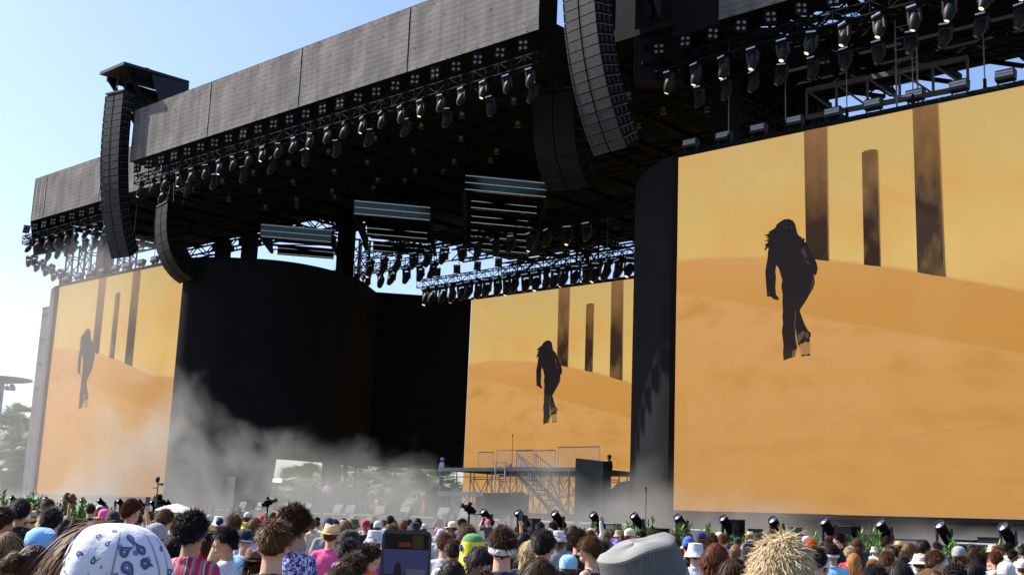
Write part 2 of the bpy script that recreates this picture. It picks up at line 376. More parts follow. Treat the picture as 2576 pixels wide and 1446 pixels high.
b = MB(); b.box((-18, 44.4, 2.0), (30, .1, 1.12)); tag(b.build('screen_skirt', BLK2), 'low black cloth wall under the largest video wall', 'cloth wall')
b = MB(); b.box((-80, 44.4, 2.0), (18.4, .1, 1.12)); tag(b.build('screen_skirt', BLK2), 'low black cloth wall under the hazy leftmost video wall', 'cloth wall')
# ---- curved masking walls
WALLM = mat('matte_black_panel', (.0105, .011, .0125), .95, 0, .1, var=.15, vscale=.6)
WALLG = mat('grey_side_panel', (.03, .031, .033), .75, 0, .3)
def curved(pts, z0, z1, thick, name, label, m, notch=None):
    t = thing(name, label, 'wall', (pts[0][0], pts[0][1], 0))
    sm = []
    n = len(pts)
    for i in range(n - 1):                         # catmull-rom
        p0, p1, p2, p3 = [Vector(pts[max(0, min(n - 1, k))]) for k in (i - 1, i, i + 1, i + 2)]
        for k in range(6):
            s = k / 6; sm.append(.5 * ((2 * p1) + (p2 - p0) * s + (2 * p0 - 5 * p1 + 4 * p2 - p3) * s * s + (3 * p1 - p0 - 3 * p2 + p3) * s ** 3))
    sm.append(Vector(pts[-1]))
    mb = MB(); ring = []
    for i, p in enumerate(sm):
        a = sm[max(0, i - 1)]; c = sm[min(len(sm) - 1, i + 1)]; d = (c - a).normalized(); nn = Vector((d.y, -d.x)) * thick
        zb = notch(p) if notch else z0
        ring.append([(p.x, p.y, zb), (p.x, p.y, z1), (p.x - nn.x, p.y - nn.y, z1), (p.x - nn.x, p.y - nn.y, zb)])
    for r in ring: r.append(r[0])
    mb.sheet(ring); mb.add(ring[0][:4], [(0, 1, 2, 3)]); mb.add(ring[-1][:4], [(3, 2, 1, 0)])
    P(mb, 'panel', m, t, smooth=True)
    tp = MB()
    for a, c in zip(sm, sm[1:]): tp.beam((a.x, a.y, z1 + .09), (c.x, c.y, z1 + .09), .3, .16)
    P(tp, 'top_rail', BLK, t)
    return t
LC = [(-70.95, 44.0), (-70.2, 44.15), (-68.8, 45.0), (-67.5, 46.2), (-66.4, 47.5), (-65.7, 49.2), (-65.6, 51.6), (-66.4, 54.8), (-69.1, 58.9)]
curved(LC, 2.05, 18.4, -.35, 'curved_wall', 'curved black masking wall turning upstage beside the hazy leftmost video wall', WALLM,
       notch=lambda p: 2.05 if p.y < 48.3 else 5.4)
curved([(-102 - x, y) for x, y in LC][::-1], 2.05, 18.4, -.35, 'curved_wall', 'curved black masking wall turning upstage beside the largest video wall', WALLM,
       notch=lambda p: 2.05)
curved([(-69.1, 59.0), (-67.0, 61.7), (-64.9, 64.4), (-64.62, 64.75)], 5.6, 18.4, -.3, 'black_wall', 'flat black wall panel joining the curved wall to the upstage video wall', BLK2)
curved([(-91.3, 47.0), (-91.2, 45.6), (-90.6, 44.6), (-89.7, 44.1), (-88.9, 44.0)], .2, 18.4, -.3, 'side_panel', 'narrow pale grey rounded panel on the outer edge of the hazy leftmost video wall', WALLG)
b = MB(); b.box((-94.6, 47.2, 8.9), (2.1, 2.2, 17.6)); b.box((-94.6, 47.2, 17.75), (2.2, 2.3, .1))
for k in range(9): b.box((-94.6, 46.06, 1.2 + k * 2), (2.0, .04, .06))
tag(b.build('drape_tower', mat('dark_scrim', (.06, .065, .075), .9, var=.3, vscale=2)), 'tall dark cloth covered tower hanging left of the grey rounded panel', 'tower')

# ---- roof
def fascia_mat():
    m = bpy.data.materials.new('fascia_mesh'); m.use_nodes = True; t = m.node_tree; b = t.nodes['Principled BSDF']
    b.inputs['Roughness'].default_value = .85; b.inputs['Specular IOR Level'].default_value = .25
    tc = t.nodes.new('ShaderNodeTexCoord'); sx = t.nodes.new('ShaderNodeSeparateXYZ'); t.links.new(tc.outputs['Object'], sx.inputs[0])
    # vertical dust streaks
    mp = t.nodes.new('ShaderNodeMapping'); mp.inputs['Scale'].default_value = (1.6, 1, .12); t.links.new(tc.outputs['Object'], mp.inputs[0])
    n = t.nodes.new('ShaderNodeTexNoise'); n.inputs['Scale'].default_value = 1.0; n.inputs['Detail'].default_value = 4; t.links.new(mp.outputs[0], n.inputs[0])
    n2 = t.nodes.new('ShaderNodeTexNoise'); n2.inputs['Scale'].default_value = .5; t.links.new(tc.outputs['Object'], n2.inputs[0])
    ad = t.nodes.new('ShaderNodeMath'); ad.operation = 'ADD'; t.links.new(n.outputs[0], ad.inputs[0]); t.links.new(n2.outputs[0], ad.inputs[1])
    cr = t.nodes.new('ShaderNodeValToRGB'); cr.color_ramp.elements[0].position = .75; cr.color_ramp.elements[1].position = 1.25
    cr.color_ramp.elements[0].position = .38; cr.color_ramp.elements[1].position = .62
    hf = t.nodes.new('ShaderNodeMath'); hf.operation = 'MULTIPLY'; hf.inputs[1].default_value = .5; t.links.new(ad.outputs[0], hf.inputs[0])
    cr.color_ramp.elements[0].color = (.105, .097, .092, 1); cr.color_ramp.elements[1].color = (.185, .170, .158, 1)
    t.links.new(hf.outputs[0], cr.inputs[0])
    # horizontal seams every 0.28 m, and sheet joints every 2.4 m
    def line(sock, per, wd):
        a = t.nodes.new('ShaderNodeMath'); a.operation = 'DIVIDE'; a.inputs[1].default_value = per; t.links.new(sock, a.inputs[0])
        f = t.nodes.new('ShaderNodeMath'); f.operation = 'FRACT'; t.links.new(a.outputs[0], f.inputs[0])
        g = t.nodes.new('ShaderNodeMath'); g.operation = 'LESS_THAN'; g.inputs[1].default_value = wd; t.links.new(f.outputs[0], g.inputs[0]); return g.outputs[0]
    l1 = line(sx.outputs['Z'], .29, .13); l2 = line(sx.outputs['X'], 2.83, .008)
    mxx = t.nodes.new('ShaderNodeMath'); mxx.operation = 'MAXIMUM'; t.links.new(l1, mxx.inputs[0]); t.links.new(l2, mxx.inputs[1])
    ml = t.nodes.new('ShaderNodeMath'); ml.operation = 'MULTIPLY'; ml.inputs[1].default_value = .55; t.links.new(mxx.outputs[0], ml.inputs[0])
    mx = t.nodes.new('ShaderNodeMix'); mx.data_type = 'RGBA'; t.links.new(ml.outputs[0], mx.inputs['Factor']); t.links.new(cr.outputs[0], mx.inputs['A'])
    mx.inputs['B'].default_value = (.02, .02, .035, 1); t.links.new(mx.outputs['Result'], b.inputs['Base Color'])
    bp = t.nodes.new('ShaderNodeBump'); bp.inputs['Strength'].default_value = .5; bp.inputs['Distance'].default_value = .12
    t.links.new(hf.outputs[0], bp.inputs['Height']); t.links.new(bp.outputs[0], b.inputs['Normal'])
    return m
FASC = fascia_mat()
roof = thing('stage_roof', 'huge black stage roof with a grey cloth covered front fascia', 'stage roof', (-51, 38, 0))
def fascia(x0, x1, y, z0=23.55, z1=27.0):
    b = MB(); nx = 8; nz = 4
    b.sheet([[(x0 + (x1 - x0) * i / nx, y + .03 * math.sin(i * 2.1) * (0 < j < nz), z0 + (z1 - z0) * j / nz) for i in range(nx + 1)] for j in range(nz + 1)], 0)
    b.add([(x0, y, z0), (x1, y, z0), (x1, y + 1.6, z0 - .02), (x0, y + 1.6, z0 - .02)], [(0, 3, 2, 1)], 1)
    b.add([(x0, y, z1), (x1, y, z1), (x1, y + 1.6, z1), (x0, y + 1.6, z1)], [(0, 1, 2, 3)], 1)
    for xx in (x0, x1): b.box((xx, y + .6, (z0 + z1) / 2), (.05, 1.2, z1 - z0 - .02), m=1)
    P(b, 'fascia_panel', [FASC, BLK], roof)
    c = MB()                                       # cloth buttons
    k = 0; X = x0 + .35
    while X < x1 - .2:
        for j, z in enumerate((z1 - .06, z0 + .06)): c.box((X + .3 * j, y - .03, z), (.045, .015, .045))
        k += 1; z = z0 + .55 + (k % 4) * .62
        if z < z1 - .3: c.box((X, y - .035, z), (.045, .015, .045))
        if z + 1.25 < z1 - .3: c.box((X + .35, y - .035, z + 1.3), (.045, .015, .045))
        X += 1.05
    P(c, 'button', BLK, roof)
for i in range(4): fascia(-69.3 + i * 8.72 + .035, -69.3 + (i + 1) * 8.72 - .035, 38.0)
fascia(-90.8, -88.86, 42.0); fascia(-88.8, -80.46, 42.0); fascia(-80.4, -72.2, 42.0)
fascia(-27.6, -21.0, 42.0); fascia(-20.9, -12.4, 42.0)
b = MB(); b.box((-28.9, 42.3, 25.2), (2.5, .3, 3.5)); P(b, 'end_or_shade_panel', BLK2, roof)  # black sheet added where the fascia is only darkened by shade
b = MB(); b.box((-31.7, 44.2, 26.9), (8.8, .3, 6.0)); P(b, 'end_or_shade_panel', BLK2, roof)
b = MB(); b.prism([(-90.9, 42.02, 23.5), (-90.9, 42.02, 27), (-90.9, 44.6, 26.2), (-90.9, 46.0, 22.2), (-90.9, 42.6, 20.9)], (.12, 0, 0))
P(b, 'end_or_shade_panel', BLK2, roof)
b = MB()
def deckrect(x0, x1, y0, y1, z=24.1): b.box(((x0 + x1) / 2, (y0 + y1) / 2, z), (x1 - x0, y1 - y0, .3))
deckrect(-72.0, -30.0, 42.0, 58.0); deckrect(-69.6, -30.0, 58.0, 74.2); deckrect(-69.2, -34.5, 39.3, 42.0)
deckrect(-90.8, -72.0, 43.4, 55.6)
deckrect(-30.0, -27.7, 43.4, 49.75); deckrect(-22.2, -10.5, 43.4, 49.75); deckrect(-27.7, -22.2, 47.2, 49.75)
deckrect(-30.0, -10.5, 50.1, 54.7)
P(b, 'roof_deck', BLK2, roof)
random.seed(4)
for (p0, p1) in [((-90, 49.9, 22.9), (-73, 49.9, 22.9)), ((-29, 49.9, 22.9), (-11, 49.9, 22.9)), ((-29.5, 44.2, 23.2), (-11, 44.2, 23.2)),
                 ((-27.6, 42.6, 23.6), (-21.9, 47.0, 23.6)), ((-25.5, 42.6, 23.4), (-25.5, 54, 23.4)), ((-71, 54.4, 22.9), (-31, 54.4, 22.9)),
                 ((-71, 47, 23.2), (-31, 47, 23.2)), ((-71, 61.5, 22.6), (-31, 61.5, 22.6)), ((-70.6, 42, 23.0), (-70.6, 58, 23.0)), ((-69.4, 73.5, 23.0), (-31, 73.5, 23.0)), ((-69.4, 67.5, 23.0), (-31, 67.5, 23.0)),
                 ((-31.2, 42, 23.0), (-31.2, 68, 23.0)), ((-90, 54.3, 23.0), (-73, 54.3, 23.0)), ((-29, 46.8, 23.4), (-11, 46.8, 23.4))]:
    b = MB(); truss_mb(b, p0, p1, .9, .9, 1.4, .07); P(b, 'roof_truss', BLK, roof)
cols = [at_y(267, 650, 49).x, at_y(562, 620, 55.4).x, at_y(630, 600, 55.4).x, at_y(872, 600, 56.5).x, at_y(2028, 200, 53.5).x, at_y(1780, 200, 44.9).x]
for x, y in zip(cols, (49, 55.4, 55.4, 56.5, 53.5, 46.5)):
    b = MB(); b.box((x, y, 12), (.95, .95, 23.9)); b.box((x, y, 23.2), (1.3, 1.3, .5)); P(b, 'column', BLK2, roof)
for px, y in ((192, 49), (238, 49), (321, 52), (2043, 52.5), (905, 62), (1478, 66)):
    x = at_y(px, 640 if px < 1500 else 240, y).x
    b = MB(); truss_mb(b, (x, y, 1.5), (x, y, 23.9), 1.1, 1.1, 1.3, .07, lod=2); P(b, 'truss_tower', BLK, roof)
for i in range(14):                                   # underside bracing
    x = -69 + i * 2.9
    b = MB(); b.beam((x, 43, 23.3), (x, 57.5 if x < -68 else 73.5, 23.3), .22, .3); P(b, 'purlin', BLK, roof)
for i in range(6):
    b = MB(); b.beam((-29 + i * 3.4, 43.5, 23.5), (-29 + i * 3.4, 54.5, 23.5), .25, .35); b.beam((-29 + i * 3.4, 50, 23.4), (-26 + i * 3.4, 54.5, 23.4), .18); P(b, 'purlin', BLK, roof)
    b = MB(); b.beam((-90 + i * 3.4, 43.5, 23.5), (-90 + i * 3.4, 54.5, 23.5), .25, .35); P(b, 'purlin', BLK, roof)
# hoods over the two hanging loudspeaker rows
for sgn, lab in ((1, 'black cantilevered rigging hood above the left hanging loudspeaker column'), (-1, 'black cantilevered rigging hood above the right hanging loudspeaker column')):
    def mx(x): return x if sgn > 0 else -102 - x
    t = thing('rigging_hood', lab, 'rigging', (mx(-70.2), 39, 24))
    x0, x1 = mx(-71.75), mx(-68.7)
    b = MB(); b.prism([(x0, 36.6, 29.55), (x0, 41.4, 29.75), (x0, 41.4, 29.9), (x0, 36.6, 29.75)], (x1 - x0, 0, 0))
    b.box((x1 - .7 * sgn, 38.6, 29.95), (.25, .25, .25)); b.box((mx(-71.3), 39.6, 30.0), (.4, .3, .3)); P(b, 'cover', DKG, t)
    b = MB(); b.prism([(x1, 38.6, 29.5), (x1, 41.4, 29.7), (x1, 41.4, 24.2), (x1, 40.2, 26.2)], (-.08 * sgn, 0, 0)); P(b, 'side_panel', DKG, t)
    b = MB(); b.prism([(x0, 38.2, 29.5), (x0, 41.4, 29.7), (x0, 41.4, 24.2), (x0, 40.0, 26.2)], (.08 * sgn, 0, 0)); P(b, 'side_panel', DKG, t)
    b = MB()
    for xx in (x0 + .4 * sgn, x1 - .4 * sgn):
        b.beam((xx, 37, 29.3), (xx, 41.3, 29.3), .3); b.beam((xx, 37.2, 29.2), (xx, 41, 25), .22); b.beam((xx, 41.2, 29.3), (xx, 41.2, 24.2), .3)
    b.beam((x0, 37.6, 29.2), (x1, 37.6, 29.2), .25); P(b, 'frame', BLK, t)
# ================================================================== RIGGING
def truss(name, p0, p1, label, w=.52, bay=.8, group=None, r=.035):
    mid = (Vector(p0) + Vector(p1)) / 2
    b = MB(); truss_mb(b, Vector(p0) - mid, Vector(p1) - mid, w, w, bay, r, lod=2)
    o = b.build(name, BLK, loc=mid); return tag(o, label, 'truss', group)
HEADM = mat('fixture_shell', (.011, .012, .014), .5, 0, .22)
def rotY(a): return Matrix.Rotation(a, 3, 'Y')
def rotX(a): return Matrix.Rotation(a, 3, 'X')
def rotZ(a): return Matrix.Rotation(a, 3, 'Z')
def hanging_head(tilt=R(22), warm=False, sc=1.0):
    t = thing('moving_light', 'x', 'stage light')
    b = MB(); b.box((0, 0, -.11 * sc), (.44 * sc, .3 * sc, .16 * sc)); b.box((-.12, 0, 0), (.05, .12, .12)); b.box((.12, 0, 0), (.05, .12, .12)); b.build('base', BLK, t)
    b = MB(); b.box((0, -.16 * sc, -.1 * sc), (.36 * sc, .02, .05 * sc)); b.build('display', mat('fixture_display', (.15, .2, .3), .2, emit=.15, ecol=(.5, .65, 1)), t)
    b = MB()
    for s in (-1, 1): b.box((.21 * s * sc, 0, -.42 * sc), (.07 * sc, .14 * sc, .46 * sc)); b.tube((.25 * s * sc, 0, -.55 * sc), (.13 * s * sc, 0, -.55 * sc), .07 * sc, n=8)
    b.box((0, 0, -.2 * sc), (.46 * sc, .14 * sc, .07 * sc)); b.build('yoke', DKG, t)
    h = MB(); rot = rotY(tilt) @ rotX(R(-14))
    h.lathe((0, 0, -.56 * sc), [(0, .27 * sc), (.11 * sc, .26 * sc), (.18 * sc, .17 * sc), (.195 * sc, .0), (.18 * sc, -.17 * sc), (.125 * sc, -.33 * sc), (.1 * sc, -.38 * sc), (.085 * sc, -.375 * sc)], 14, rot=rot)
    ho = h.build('head', HEADM, t, smooth=True)
    l = MB(); l.lathe((0, 0, -.56 * sc), [(.088 * sc, -.376 * sc), (.05 * sc, -.395 * sc), (0, -.40 * sc)], 12, rot=rot)
    l.build('lens', GLINTLENS if warm else WLENS, ho, smooth=True)
    return t
def blinder():
    t = thing('blinder_light', 'x', 'stage light')
    b = MB(); b.box((0, .05, 0), (.5, .1, .56)); b.box((0, .0, .31), (.56, .06, .03)); b.box((0, 0, -.31), (.56, .06, .03)); b.beam((0, .1, -.3), (0, .25, -.75), .05); b.build('housing', BLK, t)
    for x in (-.12, .12):
        for z in (-.13, .13):
            l = MB(); l.lathe((x, 0, z), [(.07, .0), (.075, .05), (.05, .03), (0, .02)], 10, rot=rotX(R(90))); l.build('lamp', WLENS, t, smooth=True)
    return t
hd_a = hanging_head(R(24)); hd_b = hanging_head(R(8), True); hd_big = hanging_head(R(12), True, 1.15); hd_bigd = hanging_head(R(18), False, 1.12)
bl = blinder()
def small_light():
    t = thing('small_light', 'x', 'stage light')
    b = MB(); b.box((0, .08, 0), (.3, .25, .34)); b.beam((0, .05, .15), (0, .05, .5), .05); b.build('housing', HEADM, t)
    l = MB(); l.lathe((0, -.05, -.02), [(.11, .0), (.11, .05), (.07, .03), (0, .02)], 10, rot=rotX(R(70))); l.build('lamp', mat('warm_lamp', (.22, .16, .10), .3), t)
    return t
sml = small_light()
PROTO = [hd_a, hd_b, hd_big, hd_bigd, bl, sml]
def put(proto, loc, label, group, rz=0):
    c = copy_tree(proto, label=label, loc=loc, rz=rz); c['group'] = group
    if proto in (hd_a, hd_b, hd_big, hd_bigd): c.rotation_euler = (R(random.uniform(-9, 9)), R(random.uniform(-8, 8)), rz + R(random.uniform(-18, 18)))
    elif proto is bl: c.rotation_euler = (R(random.uniform(-8, 4)), R(random.uniform(-6, 6)), rz + R(random.uniform(-12, 12)))
    return c
# front truss of the main roof: 24 moving lights, 24 blinders
TM = -51.66
truss('lighting_truss', (-68.9, 38.5, 22.35), (-34.6, 38.5, 22.35), 'long front lighting truss hanging under the middle of the grey fascia')
truss('lighting_truss', (-92.4, 42.5, 22.35), (-78.2, 42.5, 22.35), 'left front lighting truss under the far left fascia')
truss('lighting_truss', (-31.2, 42.5, 22.35), (-11.0, 42.5, 22.35), 'right front lighting truss hanging above the largest video wall')
random.seed(7)
for i in range(24):
    x = -68.1 + 1.43 * i
    put(hd_a if i % 3 else hd_b, (x, 38.35, 22.05), f'{ORD[i]} moving light from the left under the middle fascia truss', 'moving lights on the middle front truss', R(random.uniform(-12, 12)))
    put(bl, (x - .1, 37.95, 22.98), f'{ORD[i]} blinder light from the left, standing on the middle fascia truss', 'blinders on the middle front truss', R(30))
    if i % 2 == 0:
        put(hd_bigd, (x + .65, 39.6, 21.9), f'{ORD[i // 2]} larger moving light from the left, hanging behind the middle fascia truss', 'second row of moving lights behind the middle truss', R(random.uniform(-12, 12)))
for i in range(9):
    x = -91.2 + 1.45 * i
    put(hd_a, (x, 42.35, 22.05), f'{ORD[i]} moving light from the left under the far left truss', 'moving lights on the left front truss', R(random.uniform(-12, 12)))
    put(bl, (x - .1, 41.95, 22.98), f'{ORD[i]} blinder light from the left on top of the far left truss', 'blinders on the left front truss', R(30))
    if i < 8: put(hd_bigd, (x + .6, 43.6, 21.7), f'{ORD[i]} larger moving light from the left behind the far left truss', 'second row of moving lights behind the left truss', 0)
for i in range(13):
    x = -30.4 + 1.43 * i
    put(hd_big, (x, 42.35, 22.05), f'{ORD[i]} moving light from the left hanging over the largest video wall', 'moving lights on the right front truss', R(random.uniform(-10, 10)))
    put(bl, (x - .3, 41.95, 22.98), f'{ORD[i]} blinder light from the left above the largest video wall', 'blinders on the right front truss', R(30))
    put(hd_bigd, (x + .7, 43.7, 21.6), f'{ORD[i]} dim moving light from the left in the back row over the largest video wall', 'back row of moving lights over the right video wall', 0)
# vertical cluster at the far left end
t = MB(); truss_mb(t, (-92.5, 42.4, 22.3), (-92.5, 46.5, 22.3), .5, .5, .8, .04); tag(t.build('lighting_truss', BLK), 'short side truss at the outer left end of the roof', 'truss')
for i in range(10):
    put(hd_a, (-92.3 + (i % 2) * 1.0, 42.9 + (i // 2) * .75, 21.1 - (i // 2) * .25), f'{ORD[i]} moving light of the dark cluster at the outer left roof corner', 'cluster of moving lights at the left roof corner', R(90))
# upstage row above the centre wall
truss('lighting_truss', (-67.5, 62, 19.5), (-45.0, 62, 19.5), 'upstage lighting truss just above the upstage video wall', .6)
truss('lighting_truss', (-69.5, 58, 21.2), (-45.0, 58, 21.2), 'thin truss hanging in front of the upstage lighting truss', .5)
for i in range(23):
    put(hd_bigd if i % 3 else hd_big, (-66.6 + .92 * i, 61.9, 19.2), f'{ORD[i]} moving light from the left in the dense row over the upstage video wall', 'dense row of moving lights over the upstage video wall', R(random.uniform(-25, 25))).scale = (1.3, 1.3, 1.35)
for i in range(14):
    put(hd_bigd if i % 2 else hd_big, (-68.6 + 1.6 * i, 57.9, 20.8), f'{ORD[i]} moving light from the left on the thin truss before the upstage row', 'moving lights on the thin upstage truss', R(random.uniform(-25, 25))).scale = (1.2, 1.2, 1.25)
for i in range(9):
    put(bl, (-65.0 + 2.1 * i, 61.4, 20.1), f'{ORD[i]} blinder light from the left over the upstage video wall', 'blinders over the upstage video wall', R(35))
truss('lighting_truss', (-76.0, 59.5, 20.6), (-62.0, 59.5, 20.6), 'dark truss hanging left of the thin upstage truss over the black wall', .6)
for i in range(9): put(hd_bigd, (-75.2 + 1.5 * i, 59.4, 20.3), f'{ORD[i]} dark moving light from the left above the black wall panel', 'dark moving lights above the black wall panel').scale = (1.25, 1.25, 1.25)
for (p0, p1, lab) in [((-68.5, 38.5, 22.0), (-34.6, 38.5, 22.0), 'sagging black cable loom along the middle front truss'), ((-31, 42.5, 22.0), (-11, 42.5, 22.0), 'sagging black cable loom along the truss over the largest video wall'), ((-67, 61.8, 19.3), (-45, 61.8, 19.3), 'sagging black cable loom along the upstage truss')]:
    b = MB(); p0, p1 = Vector(p0), Vector(p1); n_ = int((p1 - p0).length / 1.43) * 6; pts = []
    for i in range(n_ + 1):
        f = i / n_; pts.append(p0.lerp(p1, f) + Vector((0, .12 * math.sin(i * .7), -.28 * abs(math.sin(i * math.pi / 6)) * (1 + .5 * math.sin(i * .37)))))
    b.path([q_ - p0 for q_ in pts], .03, 5); tag(b.build('cable_loom', BLK, loc=p0), lab, 'cable')
# trusses deep under the roof, small lights
for k, (y, z) in enumerate([(41.5, 22.6), (44.0, 22.5), (46.5, 22.4), (48.7, 22.9)]):
    truss('lighting_truss', (-69.0, y, z), (-33.0, y, z), f'{ORD[k]} dark truss behind the middle front truss, deep under the roof', .5, 1.2, 'trusses deep under the roof')
    for i in range(10):
        put(sml, (-67.2 + i * 3.6 + k * .7 + random.uniform(-.5, .5), y - .3, z - .5), f'{ORD[i]} small light from the left on the {ORD[k]} truss deep under the roof', 'small lights deep under the roof', R(40))
for p in PROTO:
    for c in list(p.children_recursive): bpy.data.objects.remove(c)
    bpy.data.objects.remove(p)

# light boxes and chains along the tops of the two side walls
def lightbox():
    t = thing('light_box', 'x', 'stage light')
    b = MB(); b.box((0, .1, .42), (.72, .3, .42), rotX(R(-12))); b.box((-.3, .1, .1), (.05, .08, .3)); b.box((.3, .1, .1), (.05, .08, .3)); b.box((0, .1, .02), (.7, .3, .05)); b.build('housing', DKG, t)
    b = MB()
    for k in range(3): b.box((0, -.065, .3 + k * .115), (.66, .02, .1), rotX(R(-12)))
    b.build('lamp_face', mat('strobe_face', (.33, .34, .36), .4), t)
    return t
lb = lightbox(); first = True
for side, x0, nm in ((0, -88.2, 'hazy leftmost video wall'), (1, -30.5, 'largest video wall')):
    for i in range(11 if side else 10):
        lab = f'{ORD[i]} box strobe from the left standing on top of the {nm}'
        loc = (x0 + i * 1.78, 44.15, 18.68)
        c = put(lb, loc, lab, 'box strobes on top of the side video walls')
for c in list(lb.children_recursive): bpy.data.objects.remove(c)
bpy.data.objects.remove(lb)
def chain(x, y, z0, z1, label):
    t = thing('chain_hoist', label, 'chain hoist', (x, y, z0), group='chain hoists above the video walls')
    b = MB(); b.tube((0, 0, .45), (0, 0, z1 - z0), .025, n=5); b.build('chain', mat('chain_steel', (.16, .15, .13), .5, .6), t)
    b = MB(); b.tube((0, 0, .2), (0, 0, .5), .07, n=8); b.lathe((0, 0, .1), [(.07, -.1), (.1, 0), (.07, .1)], 8); b.build('hook', BLK, t)
for i in range(6): chain(-28.4 + i * 2.85, 44.1, 18.6, 23.8, f'{ORD[i]} hanging chain hoist from the left over the largest video wall')
for i in range(6): chain(-88.0 + i * 3.1, 44.1, 18.6, 23.8, f'{ORD[i]} hanging chain hoist from the left over the hazy leftmost video wall')
for i in range(5): chain(-64 + i * 4.2, 64.6, 18.6, 23.8, f'{ORD[i]} thin chain from the left over the upstage video wall')
# hanging ladder frame and stub truss over the right wall
b = MB(); A0 = Vector((-25.6, 46, 21.1)); A1 = Vector((-18.4, 46, 20.9)); dz = Vector((0, 0, 1.25))
b.beam(A0, A1, .1, .22); b.beam(A0 - dz, A1 - dz, .1, .22)
for k in range(6):
    f0 = A0.lerp(A1, k / 5); b.beam(f0, f0 - dz, .09)
    if k < 5: b.beam(f0, A0.lerp(A1, (k + 1) / 5) - dz, .09)
tag(b.build('lighting_truss', mat('dull_beam', (.06, .058, .052), .7)), 'pale grey truss length hanging close above the largest video wall', 'truss')
b = MB()
for x in (0, .9): b.tube((x, 0, 0), (x, 0, 4.6), .04, n=6)
for k in range(9): b.tube((0, 0, .3 + k * .5), (.9, 0, .3 + k * .5), .025, n=5)
q = at_y(2255, 215, 45); tag(b.build('hanging_ladder', ALUd, loc=(q.x, 45, 18.7)), 'grey ladder frame standing behind the top edge of the largest video wall', 'ladder')

# ---- loudspeaker columns
PAG = mat('speaker_grille', (.021, .021, .024), .75, 0, .35, bump=.25, bscale=120, var=.15, vscale=4)
PAE = mat('speaker_edge', (.10, .10, .11), .5, 0, .5)
def cabinet(wd=2.05, h=.44, dp=1.0):
    b = MB(); gp = .13
    for s in (-1, 1):
        c = s * (wd / 4 + gp / 4); b.box((c, -.02, 0), (wd / 2 - gp / 2, .06, h - .03))
        b.box((c, -.052, -h / 2 + .022), (wd / 2 - gp / 2, .012, .012), m=2)
    b.box((0, dp / 2, 0), (wd - .04, dp, h - .012), m=1)
    b.box((-wd / 2 + .01, -.03, 0), (.02, .1, h - .03), m=2); b.box((gp / 2 + .005, -.045, 0), (.018, .03, h - .03), m=2)
    for s in (-1, 1):
        for k in range(3):
            b.box((s * (wd / 2), .18 + .28 * k, 0), (.05, .1, h * .6), m=3)
        b.box((s * (wd / 2 - .005), dp * .5, h * .4), (.05, dp * .9, .03), m=2)
        b.box((s * wd * .3, -.06, -h * .28), (.06, .01, .04), m=2)
    me = b.build('cabinet', [PAG, BLK, PAE, DKG]).data
    for o in [o for o in bpy.data.objects if o.data == me]: bpy.data.objects.remove(o)
    return me
CAB = cabinet(); CABW = cabinet(2.2, .62, 1.1)
for i_, m_ in enumerate([mat('speaker_grille_shaded', (.007, .007, .008), .85, 0, .2), BLK2, mat('speaker_edge_shaded', (.018, .018, .02), .7), BLK]): CABW.materials[i_] = m_  # roof shade on the rear columns painted as darker materials
def array(x, n, y0, z0, bend, me, ph, label, rz=0, name='line_array', topy=None):
    t = thing(name, label, 'loudspeaker column', (x, y0, z0), rz)
    b = MB(); b.box((0, .5, .12), (2.0, 1.2, .12)); b.beam((-.7, .5, .1), (-.3, .5, 1.6), .06); b.beam((.7, .5, .1), (.3, .5, 1.6), .06); b.beam((0, .2, .2), (0, .2, 1.5), .05); b.build('rigging_frame', DKG, t)
    y, z = 0, 0
    for i in range(n):
        a = bend * (i / (n - 1)) ** 1.7
        y += math.sin(a) * ph / 2; z -= math.cos(a) * ph / 2
        o = bpy.data.objects.new('cabinet', me); link(o, t); o.location = (0, y, z); o.rotation_euler = (a, 0, 0)
        y += math.sin(a) * ph / 2; z -= math.cos(a) * ph / 2
    return t
array(-70.2, 24, 37.0, 28.0, R(33), CAB, .452, 'tall black hanging loudspeaker column in front of the left fascia gap', R(11)).scale = (.82, .8, 1)
array(-31.45, 24, 37.0, 28.0, R(33), CAB, .452, 'tall black hanging loudspeaker column before the right fascia gap, cut by the photo edge', R(-7)).scale = (.92, 1, 1)
array(-70.9, 9, 41.6, 21.7, R(62), CABW, .62, 'dark curved loudspeaker column hanging behind the left tall one', R(-12))
array(-36.9, 8, 42.0, 22.3, R(55), CABW, .62, 'dark curved loudspeaker column hanging behind the right tall one', R(10))
array(-31.2, 9, 42.6, 27.2, R(4), CABW, .6, 'short dark loudspeaker column high behind the right tall one', R(30))

